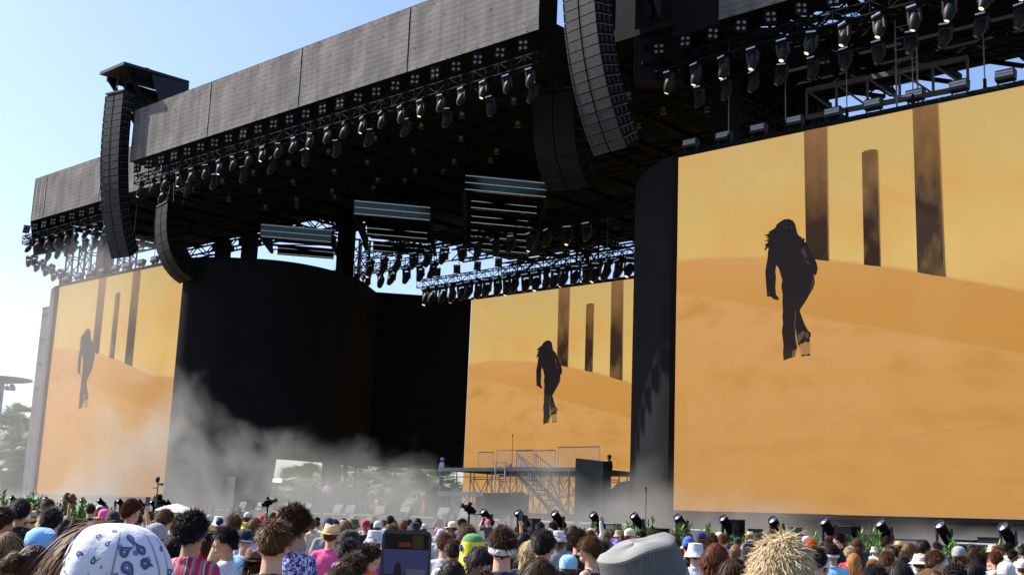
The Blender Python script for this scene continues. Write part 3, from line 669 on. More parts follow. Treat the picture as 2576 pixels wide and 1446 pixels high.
# ---- lighting pods under the roof
PODF = mat('pod_panel', (.055, .11, .22), .12, 1.0, .8)  # blue of the reflected sky put into the metal tint
PODL = mat('pod_light_line', (.6, .62, .66), .3, emit=.15, ecol=(.9, .95, 1))
dd = Vector((-.70, .714, 0)).normalized(); ww = Vector((.58, .815, 0)).normalized()
def pod(p0, length, rows, label):
    t = thing('lighting_pod', label, 'lighting pod', p0)
    W = 5.05; o = Vector((0, 0, 0))
    b = MB(); fr = [(0, 0), (W, 0)]
    tl = -dd * .19; b.prism([o, ww * W, ww * W + Vector((0, 0, .95)) + tl, Vector((0, 0, .95)) + tl], -dd * .08, 0)
    for k in range(3): b.beam(ww * .04 + Vector((0, 0, .07 + .4 * k)) - dd * (.09 + .2 * (.07 + .4 * k)), ww * (W - .04) + Vector((0, 0, .07 + .4 * k)) - dd * (.09 + .2 * (.07 + .4 * k)), .04, .025, 1)
    b.build('front_panel', [PODF, PODL], t)
    b = MB()
    for a in (0, W): b.beam(ww * a + Vector((0, 0, .1)), ww * a + dd * length + Vector((0, 0, .1)), .22, .3)
    b.prism([ww * .2 + Vector((0, 0, .88)), ww * (W - .2) + Vector((0, 0, .88)), ww * (W - .2) + dd * length + Vector((0, 0, .88)), ww * .2 + dd * length + Vector((0, 0, .88))], (0, 0, .05))
    for a in (.02, W - .02): b.prism([ww * a, ww * a + dd * length, ww * a + dd * length + Vector((0, 0, .9)), ww * a + Vector((0, 0, .9))], ww * .02)
    for i in range(rows * 3 + 1):
        p = dd * (length * i / (rows * 3)); b.beam(p + Vector((0, 0, .3)), p + ww * W + Vector((0, 0, .3)), .09)
        if i < rows * 3:
            q = dd * (length * (i + 1) / (rows * 3)); b.beam(p + ww * (W if i % 2 else 0) + Vector((0, 0, .25)), q + ww * (0 if i % 2 else W) + Vector((0, 0, .25)), .07)
    b.build('frame', BLK, t)
    for i in range(1, rows + 1):
        p = dd * (length * i / rows); b = MB()
        b.prism([p + ww * .4 - Vector((0, 0, .1)), p + ww * (W - .4) - Vector((0, 0, .1)), p + ww * (W - .4) + Vector((0, 0, .7)), p + ww * .4 + Vector((0, 0, .7))], -dd * .1, 0)
        for k in range(2): b.prism([p + ww * .4 + Vector((0, 0, -.02 + .42 * k)) - dd * .105, p + ww * (W - .4) + Vector((0, 0, -.02 + .42 * k)) - dd * .105, p + ww * (W - .4) + Vector((0, 0, .015 + .42 * k)) - dd * .105, p + ww * .4 + Vector((0, 0, .015 + .42 * k)) - dd * .105], -dd * .01, 1)
        b.build('inner_panel', [PODF, PODL], t)
    for a in (.3, W - .3):
        for l in (.3, length * .5, length - .3):
            b = MB(); b.tube(ww * a + dd * l + Vector((0, 0, .9)), ww * a + dd * l + Vector((0, 0, 23.8 - p0[2])), .02, n=5); b.build('hanging_cable', BLK, t)
pod((-71.4, 49.9, 21.3), 5.2, 1, 'smallest and leftmost blue-fronted lighting pod hanging under the roof')
pod((-60.6, 49.5, 21.3), 10.5, 2, 'middle blue-fronted lighting pod hanging under the roof')
pod((-50.4, 49.5, 21.3), 15.5, 4, 'largest and rightmost blue-fronted lighting pod hanging under the roof')

# ================================================================== ON STAGE
# floor beam lights along the front edge
def floor_light():
    t = thing('floor_beam_light', 'x', 'stage light')
    b = MB(); b.box((0, 0, .07), (.46, .36, .14)); b.box((0, 0, .17), (.3, .3, .06)); b.build('base', HEADM, t)
    b = MB()
    for s in (-1, 1):
        b.box((.24 * s, 0, .47), (.045, .13, .5)); b.beam((.24 * s, 0, .24), (.13 * s, 0, .17), .05, .12)
    b.box((0, 0, .2), (.32, .13, .05)); b.build('yoke', DKG, t)
    d = Vector((-.16, -.66, .66)).normalized(); q = d.to_track_quat('Z', 'Y').to_matrix()
    h = MB(); c = Vector((0, 0, .58))
    h.lathe(c, [(0, -.40), (.13, -.395), (.165, -.33), (.17, -.1), (.16, .2), (.17, .28), (.172, .37), (.155, .375), (.15, .33)], 20, rot=q)
    ho = h.build('head', BLK, t, smooth=True)
    b = MB(); b.lathe(c, [(.174, .34), (.18, .36), (.174, .385), (.155, .385), (.152, .36)], 20, rot=q); b.build('rim', DKG, ho, smooth=True)
    l = MB(); l.lathe(c, [(.153, .345), (.1, .365), (0, .375)], 20, rot=q); l.build('lens', mat('big_lens', (.10, .10, .14), .08, .2, 1.0), ho, smooth=True)
    l = MB(); l.ell(c + q @ Vector((.03, -.06, .372)), (.045, .045, .02), 10, 6, rot=q); l.build('bulb', mat('bulb_glow', (.9, .9, 1), .2, emit=2.2, ecol=(.85, .88, 1)), ho, smooth=True)
    return t
fl = floor_light(); xs = [-13.69 - 1.886 * i for i in range(12)] + [-57.7, -59.1, -60.5, -62.55, -64.7, -66.7, -68.85, -71.1, -73.3, -75.5]
for i, x in enumerate(xs):
    lab = f'{ORD[i]} floor beam light counted from the right end of the stage front edge'
    if i == 0: fl.scale = (.93, .93, .97); fl.location = (x, 36, 1.47); fl['label'] = lab; fl['group'] = 'floor beam lights along the stage edge'
    else: c = copy_tree(fl, label=lab, loc=(x, 36, 1.47), rz=R(random.uniform(-6, 6)))

# monitor wedges
def wedge(wd=.72, h=.5, upright=True):
    t = thing('monitor_wedge', 'x', 'loudspeaker')
    b = MB(); b.prism([(-wd / 2, 0, 0), (-wd / 2, .2, h), (-wd / 2, .42, h * .9), (-wd / 2, .5, 0)], (wd, 0, 0)); b.build('cabinet', BLK, t)
    g = MB(); g.prism([(-wd / 2 + .03, -.02, .03), (wd / 2 - .03, -.02, .03), (wd / 2 - .03, .17, h - .02), (-wd / 2 + .03, .17, h - .02)], (0, -.015, .006)); g.build('grille', mat('wedge_grille', (.20, .20, .19), .7, .1, .4), t)
    return t
wp = wedge(); k = 0
for i, px in enumerate([607, 649, 713, 770, 847, 879, 953, 1016, 1113, 1168]):
    q = at_y(px, 1280, 44.3); lab = f'{ORD[i]} grey-grilled monitor wedge from the left in the rear row facing the crowd'
    if i == 0: wp.location = (q.x, 44.3, 2.045); wp['label'] = lab; wp['group'] = 'monitor wedges on stage'
    else: copy_tree(wp, label=lab, loc=(q.x, 44.3, 2.045), rz=R(random.uniform(-8, 8)))
for i, px in enumerate([610, 878, 924, 1005, 1090, 1163, 1250]):
    q = at_y(px, 1300, 41.5); copy_tree(wp, label=f'{ORD[i]} low monitor wedge from the left in the front row near the stage edge', loc=(q.x, 41.5, 1.45), rz=R(random.choice((-40, -15, 160, 30))))
# slim lamp posts in pairs on the apron
def post():
    t = thing('lamp_pair', 'x', 'stage light'); b = MB()
    for s in (-1, 1): b.box((.24 * s, 0, .36), (.3, .26, .72))
    b.build('housing', mat('post_grey', (.10, .105, .11), .6), t)
    b = MB()
    for s in (-1, 1): b.box((.24 * s, 0, .745), (.26, .22, .03))
    b.build('top_cap', DKG, t); return t
pp = post()
for i, px in enumerate([524, 591, 1017, 1131, 1203, 1292]):
    q = at_y(px, 1300, 42.3); lab = f'{ORD[i]} pair of grey upright boxes from the left on the stage front'
    if i == 0: pp.location = (q.x, 42.3, 1.45); pp['label'] = lab; pp['group'] = 'pairs of upright boxes on the stage front'
    else: copy_tree(pp, label=lab, loc=(q.x, 42.3, 1.45))

# scaffold platform
pf = thing('scaffold_platform', 'two level scaffold platform with railings, stairs and ladder before the upstage video wall', 'platform', (-47, 50, 2.05))
def pfp(mb, name, m=ALUd): return P(mb, name, m, pf)
U = 4.88; X0, X1 = -51.9, -40.6
b = MB(); b.box(((X0 + X1) / 2, 52.6, U - .07), (X1 - X0, 5.2, .12)); pfp(b, 'upper_deck', DKG)
b = MB(); b.beam((X0, 49.97, U - .08), (X1, 49.97, U - .08), .06, .2); b.beam((X0, 55.23, U - .08), (X1, 55.23, U - .08), .06, .2); pfp(b, 'deck_edge')
L0, L1, LZ = -50.9, -45.6, 3.42
b = MB(); b.box(((L0 + L1) / 2, 48.6, LZ - .07), (L1 - L0, 2.5, .12)); pfp(b, 'lower_deck', DKG)
b = MB(); b.beam((L0, 47.32, LZ - .1), (L1, 47.32, LZ - .1), .06, .24); pfp(b, 'deck_edge')
b = MB()
for x in (L0 + .05, L0 + .55, L0 + 1.2, L0 + 3.1, L1 - .05):
    b.tube((x, 47.4, 2.05), (x, 47.4, LZ - .2), .035, n=6); b.tube((x, 49.7, 2.05), (x, 49.7, LZ - .2), .035, n=6)
b.tube((L0, 47.4, 2.3), (L1, 47.4, 2.3), .03, n=6); b.tube((L1 - 1.6, 47.4, LZ - .2), (L1, 47.4, 2.3), .03, n=6); b.tube((L0 + 3.1, 47.4, 2.3), (L0 + 4.2, 47.4, LZ - .2), .03, n=6)
pfp(b, 'lower_frame')
for y in (50.05, 52.6, 55.15):
    b = MB(); n = 8
    for i in range(n + 1):
        x = X0 + .05 + (X1 - X0 - .1) * i / n; b.tube((x, y, 2.05), (x, y, U - .13), .034, n=6)
        if i < n:
            x2 = X0 + .05 + (X1 - X0 - .1) * (i + 1) / n
            if y > 50.1 or i in (2, 6):
                b.tube((x, y, 2.3), (x2, y, U - .5), .026, n=5); b.tube((x2, y, 2.3), (x, y, U - .5), .026, n=5)
            b.tube((x, y, U - .5), (x2, y, U - .5), .026, n=5); b.tube((x, y, 2.3), (x2, y, 2.3), .026, n=5)
            if i % 2: b.tube((x, y, 3.5), (x2, y, 3.5), .026, n=5)
    pfp(b, 'scaffold_frame', ALUd)
def railing(x0, x1, y, z0, z1, x0b=None, drop=0):
    b = MB(); n = max(4, int(abs(x1 - x0) / .15))
    b.tube((x0, y, z1), (x1, y, z1 - drop), .03, n=6); b.tube((x0, y, z0 + .05), (x1, y, z0 + .05 - drop), .022, n=6)
    for i in range(n + 1):
        x = x0 + (x1 - x0) * i / n; d = drop * i / n; b.tube((x, y, z0 + .05 - d), (x, y, z1 - d), .028 if i in (0, n) else .012, n=5)
    pfp(b, 'railing', ALU)
def rx(X, Y): return at_y((1350 + X / 3.68) / 1.267, (1350 + 495 / 3.68) / 1.267, Y).x
railing(rx(640, 53), rx(815, 53), 53, U, U + 1.12); railing(rx(855, 50.2), rx(1280, 50.2), 50.2, U, U + .98)
railing(rx(1090, 54), rx(1305, 54), 54, U, U + 1.25); railing(rx(1320, 54), rx(1540, 54), 54, U, U + 1.25)
railing(rx(1575, 52), rx(2060, 52), 52, U, U + 1.25)
sx0 = rx(1125, 51.5)
for y in (51.2, 52.3): railing(sx0 + (y - 51.2) * .4, sx0 + 2.1 + (y - 51.2) * .4, y, U - .1, U + .9, drop=1.15)
b = MB()
for i in range(9): b.box((sx0 + .9 + i * .36, 51.0, U - .35 - i * .27), (.32, 1.2, .05))
for y in (50.42, 51.58): b.beam((sx0 + .7, y, U - .2), (sx0 + .7 + 9 * .36, y, U - .25 - 9 * .27), .05, .2)
pfp(b, 'stairs', DKG)
for y in (50.42,):
    b = MB(); x0 = sx0 + .9
    b.tube((x0, y, U + .65), (x0 + 3.2, y, U + .65 - 2.4), .03, n=6)
    for i in range(18): b.tube((x0 + i * .188, y, U - .3 - i * .141), (x0 + i * .188, y, U + .65 - i * .141), .013, n=5)
    pfp(b, 'railing', ALU)
lx0, lx1 = rx(845, 49.8), rx(960, 49.8)
b = MB()
for x in (lx0, lx1): b.tube((x, 49.8, LZ - .6), (x, 49.8, U + .35), .04, n=6)
for k in range(6): b.tube((lx0, 49.8, LZ + .1 + k * .33), (lx1, 49.8, LZ + .1 + k * .33), .028, n=6)
pfp(b, 'ladder', ALU)
b = MB(); q0 = rx(1825, 49.6); q1 = rx(2150, 49.6)
b.prism([(q0, 49.3, 2.05), (q1, 49.3, 2.05), (q1, 49.3, 5.16), (q0, 49.3, 5.33)], (0, .5, 0)); tag(b.build('black_riser', mat('draped_riser', (.025, .026, .028), .85)), 'tall dark draped block at the right end of the scaffold platform', 'riser')
b = MB(); b.prism([(q1 + .15, 49.6, 2.05), (q1 + 2.2, 49.6, 2.05), (q1 + 2.2, 49.6, 3.4), (q1 + 1.3, 49.6, 4.2), (q1 + .6, 49.6, 4.0), (q1 + .15, 49.6, 3.6)], (0, 1.8, 0)); tag(b.build('covered_case', mat('draped_riser', (.025, .026, .028), .85)), 'low dark covered equipment heap beside the tall draped block', 'equipment')
b = MB(); b.box((q0 - 4.3, 48.4, 2.72), (3.0, 1.0, 1.36)); b.box((q0 - 3.0, 48.3, 3.45), (.4, .6, .1)); tag(b.build('drum_riser_cover', mat('draped_riser', (.025, .026, .028), .85)), 'dark covered box standing under the stairs of the scaffold platform', 'equipment')
def mic(loc, h, label):
    t = thing('microphone_stand', label, 'microphone stand', loc)
    b = MB(); b.lathe((0, 0, 0), [(.14, 0), (.14, .03), (.02, .04), (.012, .05)], 12); b.tube((0, 0, 0), (0, 0, h), .014, n=6); b.build('stand', BLK, t)
    b = MB(); b.tube((0, 0, h), (0, -.03, h + .12), .018, .028, 8); b.ell((0, -.035, h + .15), .038, 8, 6); b.build('microphone', BLK, t)
mic((rx(1035, 50.6), 50.6, U), 1.72, 'tall thin black microphone stand on top of the scaffold platform')
mic((at_y(1625, 1280, 38).x, 38, 1.45), 1.75, 'microphone stand at the right front of the stage beside a floor beam light')
b = MB()
for k in range(5): b.tube((rx(990 + k * 9, 50.4), 50.4, U), (rx(990 + k * 9, 50.4), 50.4, U + .24), .035, n=7)
tag(b.build('bottle_cluster', mat('clear_plastic', (.5, .55, .62), .2)), 'cluster of pale water bottles on the scaffold deck at the foot of the microphone stand', 'bottles')

def tvcam(loc, rz, label, tall=1.2, handles=True, sc=1):
    t = thing('television_camera', label, 'camera', loc, rz); t.scale = (sc,) * 3; tall = tall / sc
    b = MB(); b.tube((0, 0, 0), (0, 0, tall), .08, .06, 8); 
    for a in (0, 2.1, 4.2): b.beam((0, 0, .35), (math.cos(a) * .4, math.sin(a) * .4, .0), .05)
    b.build('pedestal', BLK, t)
    pr = rotX(R(22)); pc_ = Vector((0, 0, tall + .22))
    b = MB(); b.box(pc_, (.34, .55, .42), pr); b.box(pc_ + pr @ Vector((0, -.36, -.03)), (.26, .25, .3), pr); b.box(pc_ + pr @ Vector((0, .1, .34)), (.26, .2, .2), pr); b.box(pc_ + pr @ Vector((.22, -.1, .1)), (.14, .3, .2), pr); b.tube((0, 0, tall - .1), (0, 0, tall + .1), .14, .1, 8); b.build('body', BLK, t)
    b = MB(); b.tube(pc_ + pr @ Vector((0, .25, 0)), pc_ + pr @ Vector((0, .62, 0)), .13, .15, 12); b.box(pc_ + pr @ Vector((0, .66, 0)), (.34, .12, .28), pr); b.build('lens', DKG, t)
    if handles:
        b = MB()
        for s in (-1, 1): b.path([(s * .1, -.1, tall - .02), (s * .3, -.5, tall - .12), (s * .35, -.95, tall - .05), (s * .33, -1.05, tall - .3)], .022, 6)
        b.build('pan_handle', mat('handle_grey', (.2, .2, .2), .4, .5), t)
tvcam(at_z(672, 1300, 1.2) * 0 + Vector((at_y(672, 1290, 34.2).x, 34.2, .9)), R(-30), 'television camera on a pedestal aimed at the stage, its handles rising over the crowd', 1.3, sc=.6)
tvcam(Vector((at_y(1180, 1290, 35.6).x, 35.6, 1.45)), R(160), 'television camera on the stage front beside the operator with a pink headscarf', .75, sc=.6)
tvcam(Vector((at_y(402, 1240, 35.4).x, 35.4, 1.45)), R(70), 'remote camera on a thin post at the foot of the hazy leftmost video wall', .5, False)
b = MB(); b.path([(0, 0, 0), (0, .1, .9), (.15, .1, 1.4), (.1, .1, 1.9)], .03); b.ell((.05, .1, 2.0), (.12, .12, .18), 8, 6); b.box((.35, .1, 1.75), (.4, .15, .12)); b.box((-.15, .1, 1.55), (.3, .06, .05))
q = at_y(389, 1230, 36.2); tag(b.build('gimbal_rig', DKG, loc=(q.x, 36.2, 1.45)), 'thin gimbal rig with small head standing before the hazy leftmost video wall', 'camera rig')
# light tower, piano cover, glow lamp, keyboards
q = at_y(577, 1260, 44.5); t = thing('light_tower', 'pale translucent vertical panel tower standing before the curved black wall', 'light tower', (q.x, 44.5, 2.05))
b = MB()
for x in (-.38, .38): b.beam((x, 0, 0), (x, 0, 2.0), .06)
for k in range(6): b.beam((-.38, 0, .02 + k * .39), (.38, 0, .02 + k * .39), .04)
b.build('frame', ALUd, t); b = MB(); b.box((0, .05, 1.0), (.7, .03, 1.95)); b.build('panel', mat('mesh_panel', (.12, .12, .12), .8), t)
b = MB(); b.beam((0, .1, 2.0), (.25, .1, 3.9), .03); b.beam((0, .1, 2.0), (-.1, .1, 3.9), .03); b.build('cable', BLK, t)
q = at_y(945, 1250, 49); b = MB()
BLUE = mat('blue_cover', (.05, .075, .16), .5, 0, .6, bump=.5, bscale=3)
for dx, r in ((-1.2, 1.25), (1.4, 1.35)):
    b.ell((dx, 0, .25), (r * 1.15, .9, r), 20, 12, fn=lambda d: 1 + .06 * math.sin(d.x * 9 + d.z * 7))
q = at_y(925, 1250, 50.5); tag(b.build('covered_drums', BLUE, loc=(q.x - 4.3, 50.5, 2.05), smooth=True), 'rounded blue covered drum kits in the haze behind the monitor wedges', 'drum kit')
t = thing('glow_lamp', 'bright white lamp box glowing above the blue covered drum kits', 'stage light', (at_y(697, 1216, 51).x, 51, 2.05))
b = MB(); b.tube((0, 0, 0), (0, 0, 1.95), .03, n=6); b.build('stand', BLK, t); b = MB(); b.box((0, 0, 2.1), (.62, .25, .2)); b.build('lamp_face', mat('lamp_glow', (1, 1, 1), emit=6, ecol=(.9, .88, 1)), t)
t = thing('keyboard_stand', 'red-topped keyboard on a stand in the haze behind the wedges', 'keyboard', (at_y(950, 1275, 47.5).x, 47.5, 2.05), R(10))
b = MB(); b.box((0, 0, .92), (1.4, .4, .1)); b.build('keyboard', mat('red_panel', (.22, .05, .04), .5), t)
b = MB(); b.beam((-.5, 0, 0), (.5, 0, .88), .04); b.beam((.5, 0, 0), (-.5, 0, .88), .04); b.build('stand', BLK, t)
t = thing('amplifier', 'dark amplifier with a small orange cloth standing behind the wedges', 'amplifier', (at_y(1090, 1275, 47.5).x, 47.5, 2.05))
b = MB(); b.box((0, 0, .7), (.9, .5, 1.4)); b.build('cabinet', BLK, t); b = MB(); b.box((-.7, -.1, .55), (.2, .05, .6)); b.build('cloth', mat('orange_cloth', (.8, .16, .04), .8), t)
# orange-lit gap structure at right: road cases along the apron
cases = [(1850, .5, .8), (1900, .35, .5), (1985, .7, .6), (2135, .55, .7), (2190, .6, .45), (2290, .8, .35), (2430, .7, .4), (2485, .5, .5), (1540, .5, .5), (1650, .9, .4), (1335, .6, .6), (2005, .4, .35), (60, 3.2, .7)]
for i, (px, wd, h) in enumerate(cases):
    x = at_y(px, 1340, 37.6).x
    t = thing('equipment_case', ['squat black case', 'small grey case', 'wide dark case'][i % 3] + (f', {ORD[i]} of the boxes behind the floor beam lights listed from the middle' if i < 12 else ' far left beyond the last floor beam light'), 'case', (x, 37.6, 1.45), R(random.uniform(-10, 10)), 'cases behind the floor lights')
    b = MB(); b.box((0, 0, h / 2), (wd, .5, h)); b.build('body', [BLK, DKG, mat('post_grey', (.10, .105, .11), .6)][i % 3], t)
    b = MB(); b.box((0, 0, h + .01), (wd + .03, .53, .03)); b.box((-wd / 4, -.262, h * .6), (.12, .02, .06)); b.box((wd / 4, -.262, h * .6), (.12, .02, .06)); b.build('lid', DKG, t)
b = MB(); b.path([(at_y(1693, 1352, 37).x, 37, 1.85), (at_y(1780, 1355, 37).x, 37, 1.85)], .03); tag(b.build('deck_rail', ALUd), 'short thin grey rail on the stage front left of the largest video wall', 'rail')
b = MB(); b.path([(at_y(2380, 1385, 37.2).x, 37.2, 1.75), (at_y(2576, 1392, 37.2).x + 3, 37.2, 1.75)], .05); tag(b.build('deck_rail', ALUd), 'thick grey pipe on the stage behind the two rightmost floor lights', 'rail')

# ---- planting with stakes in front of the skirt
LEAF = mat('shrub_leaf', (.10, .24, .035), .5, 0, .5, rnd=.3); STK = mat('wood_stake', (.5, .33, .16), .7)
def shrub(seed, h):
    rn = random.Random(seed); b = MB()
    for s in range(7):
        a = rn.uniform(0, 6.28); l = Vector((math.cos(a) * rn.uniform(.05, .32), math.sin(a) * rn.uniform(.05, .25), h * rn.uniform(.72, 1.02)))
        pts = [Vector((0, 0, 0)).lerp(l, k / 5) + Vector((rn.uniform(-.03, .03), rn.uniform(-.03, .03), 0)) for k in range(6)]
        b.path(pts, .009, 4, m=1)
        for k in range(80):
            f = rn.uniform(.35, 1.02); p = Vector((0, 0, 0)).lerp(l, f); az = rn.uniform(0, 6.28); el = rn.uniform(.1, 1.1); L = rn.uniform(.09, .19)
            d = Vector((math.cos(az) * math.cos(el), math.sin(az) * math.cos(el), math.sin(el))); x = d.cross(Vector((0, 0, 1))).normalized() * .018
            b.add([p, p + d * L * .5 + x, p + d * L, p + d * L * .5 - x], [(0, 1, 2, 3)], 0)
    return b
SH = []
for s in range(4):
    o = shrub(s, 1.0).build('foliage', [LEAF, mat('shrub_stem', (.12, .09, .04))]); SH.append(o.data); bpy.data.objects.remove(o)
rn = random.Random(3)
px = [2570, 2545, 2515, 2475, 2440, 2385, 2330, 2305, 2250, 2205, 2165, 2140, 2105, 2040, 1975, 1858, 1832, 1787, 1765, 1728, 1715, 1630, 1592, 1575, 1562, 1548, 1478, 1430, 1390]
tops = [1400, 1385, 1372, 1368, 1380, 1368, 1380, 1362, 1366, 1346, 1345, 1362, 1350, 1352, 1338, 1342, 1345, 1332, 1340, 1308, 1345, 1316, 1322, 1322, 1330, 1335, 1322, 1322, 1328]
for i, (x, ty) in enumerate(zip(px, tops)):
    Yp = 33.9; q = at_y(x, ty, Yp); h = max(.5, q.z)
    t = thing('young_shrub', f'{ORD[i] if i < 28 else "last"} young leafy shrub from the right along the stage skirt' + (', tied to a stake' if i % 2 == 0 else ''), 'shrub', (q.x, Yp + rn.uniform(-.3, .3), 0), rn.uniform(0, 6), 'young shrubs planted along the stage skirt')
    o = bpy.data.objects.new('foliage', SH[i % 4]); link(o, t); o.scale = (1.25, 1.25, h)
    if i % 2 == 0:
        b = MB(); b.tube((.12, .05, 0), (.12, .05, h * .97), .022, n=6); b.build('stake', STK, t)
for i, (x, ty) in enumerate([(202, 1249), (165, 1258), (80, 1244), (100, 1256), (230, 1262), (48, 1262), (8, 1236)]):
    q = at_y(x, ty, 36.5); t = thing('young_shrub', f'{ORD[i]} small bush among the smoke at the foot of the hazy leftmost video wall', 'shrub', (q.x, 34, 0), rn.uniform(0, 6), 'young shrubs left of the stage')
    q = at_y(x, ty, 34); t.location.x = q.x
    o = bpy.data.objects.new('foliage', SH[i % 4]); link(o, t); o.scale = (2.4, 2.4, q.z)

# ---- trees behind
PALM = mat('palm_leaf', (.11, .20, .05), .5, 0, .5, rnd=.25); TRK = noise_mat('palm_trunk_bark', (.10, .07, .045), (.2, .15, .1), 6)
FANM = []
for s in range(3):
    rn = random.Random(s + 20); b = MB()
    for k in range(62):
        az = rn.uniform(0, 6.28); el = rn.uniform(-.9, 1.35); L = rn.uniform(.9, 1.3)
        d = Vector((math.cos(az) * math.cos(el), math.sin(az) * math.cos(el), math.sin(el)))
        b.beam((0, 0, 0), d * L, .03, m=0); sd = d.cross(Vector((0, 0, 1))).normalized(); up = sd.cross(d).normalized()
        for j in range(16):
            a = (j - 7.5) / 7.5 * 1.35; v = (d * math.cos(a) + sd * math.sin(a)); ln = .95 * rn.uniform(.8, 1.1); tip = d * L + v * ln - Vector((0, 0, .28 * ln))
            x = v.cross(up).normalized() * .045; b.add([d * L, d * L + v * ln * .5 + x, tip, d * L + v * ln * .5 - x], [(0, 1, 2, 3)])
    o = b.build('crown', PALM); FANM.append(o.data); bpy.data.objects.remove(o)
def palm(x, y, h, sc, label, k, grp='palms behind the stage'):
    t = thing('palm_tree', label, 'palm tree', (x, y, 0), k * 1.3, grp)
    b = MB(); b.tube((0, 0, 0), (0, 0, h), .38 * sc, .22 * sc, 10); b.build('trunk', TRK, t)
    o = bpy.data.objects.new('crown', FANM[k % 3]); link(o, t); o.location = (0, 0, h); o.scale = (sc,) * 3
def atd(px, py, Y): return at_y(px, py, Y)
for i, (x, y, Y, sc, lab) in enumerate([(62, 1068, 62, 1.7, 'tallest fan palm at the left edge beside the grey rounded panel'), (25, 1105, 60, 1.7, 'second fan palm at the left edge, lower and left of the tallest'),
        (85, 1120, 58, 1.5, 'lower fan palm half hidden by the grey rounded panel'), (45, 1150, 57, 1.6, 'low bushy palm in the smoke at the left edge'), (0, 1160, 64, 1.7, 'fan palm cut by the left edge of the photo')]):
    q = atd(x, y, Y); palm(q.x, Y, max(1.5, q.z), sc, lab, i, 'palms at the left edge')
for i, px_ in enumerate([700, 740, 775, 905, 935, 975, 1000, 1040, 1075, 1090, 860]):
    Y = 80 + (i % 3) * 5; q = at_y(px_, 1215, Y); palm(q.x, Y, 3.6 + (i % 4) * .9, 1.7, f'{ORD[i]} fan palm seen through the gap under the black walls', i)
TREEL = mat('tree_leaf', (.07, .12, .03), .6, 0, .4, rnd=.2)
def leaf_cloud(rn, n, rad, sz, lumps):
    b = MB(); cs = [(Vector((rn.uniform(-1, 1) * rad[0], rn.uniform(-1, 1) * rad[1], rn.uniform(-.7, 1) * rad[2])), rn.uniform(.35, .65)) for _ in range(lumps)]
    for k in range(n):
        c, s = rn.choice(cs); d = Vector((rn.gauss(0, 1), rn.gauss(0, 1), rn.gauss(0, 1))).normalized() * (rn.random() ** .4)
        p = c + Vector((d.x * rad[0], d.y * rad[1], d.z * rad[2])) * s
        a = Vector((rn.gauss(0, 1), rn.gauss(0, 1), rn.gauss(0, 1))).normalized(); e = a.orthogonal().normalized() * sz; f = a.cross(e).normalized() * sz * .6
        b.add([p - e, p - f, p + e, p + f], [(0, 1, 2, 3)])
    return b
rn = random.Random(9)
for i, (px_, Y, h) in enumerate([(640, 112, 7), (800, 118, 8), (960, 110, 7), (1100, 120, 8), (10, 95, 8), (1300, 112, 7), (560, 100, 8)]):
    q = at_y(px_, 1240, Y); t = thing('broadleaf_tree', f'{ORD[i]} leafy tree far behind the stage, paler than the palms in front of it', 'tree', (q.x, Y, 0), 0, 'trees far behind the stage')
    b = MB(); b.tube((0, 0, 0), (0, 0, h * .6), .3, .18, 8)
    for a in range(4): b.tube((0, 0, h * .45), (math.cos(a * 1.6) * 2, math.sin(a * 1.6) * 2, h * .75), .12, .05, 6)
    b.build('trunk', TRK, t)
    leaf_cloud(rn, 3200, (5, 4, h * .4), .16, 9).build('crown', TREEL, t, loc=(0, 0, h * .68))
for i, (x0_, x1_, Y_, h_, lab_) in enumerate([(-150, -118, 92, 5.2, 'long dark green hedge behind the stage at left'), (-116, -88, 90, 4.6, 'dark green hedge behind the centre of the stage'), (-86, -62, 88, 4.2, 'short dark green hedge behind the upstage video wall')]):
    tag(leaf_cloud(rn, 5000, ((x1_ - x0_) / 2, 1.2, h_ / 2), .2, 26).build('hedge', TREEL, loc=((x0_ + x1_) / 2, Y_, h_ / 2)), lab_, 'hedge')
# floodlight mast at the left edge
q = at_z(12, 952, 13); t = thing('floodlight_mast', 'grey mast with a flat disc top and two floodlights at the left edge', 'floodlight mast', (at_y(6, 960, q.y).x, q.y, 0))
MST = mat('mast_grey', (.12, .13, .17), .5, .3)
b = MB(); b.tube((0, 0, 0), (0, 0, 12.6), .3, .22, 12); b.build('pole', MST, t)
b = MB(); b.lathe((0, 0, 12.8), [(.3, -.25), (2.0, .0), (2.6, .12), (2.55, .25), (1.4, .34), (.9, .3)], 24); b.build('disc_top', MST, t, smooth=True)
for dx in (1.05, 2.1):
    f = MB(); f.beam((dx, 0, 12.65), (dx, 0, 12.3), .05); f.box((dx, 0, 12.1), (.55, .4, .32), rotY(R(15 if dx < 2 else 40))); f.build('floodlight', MST, t)
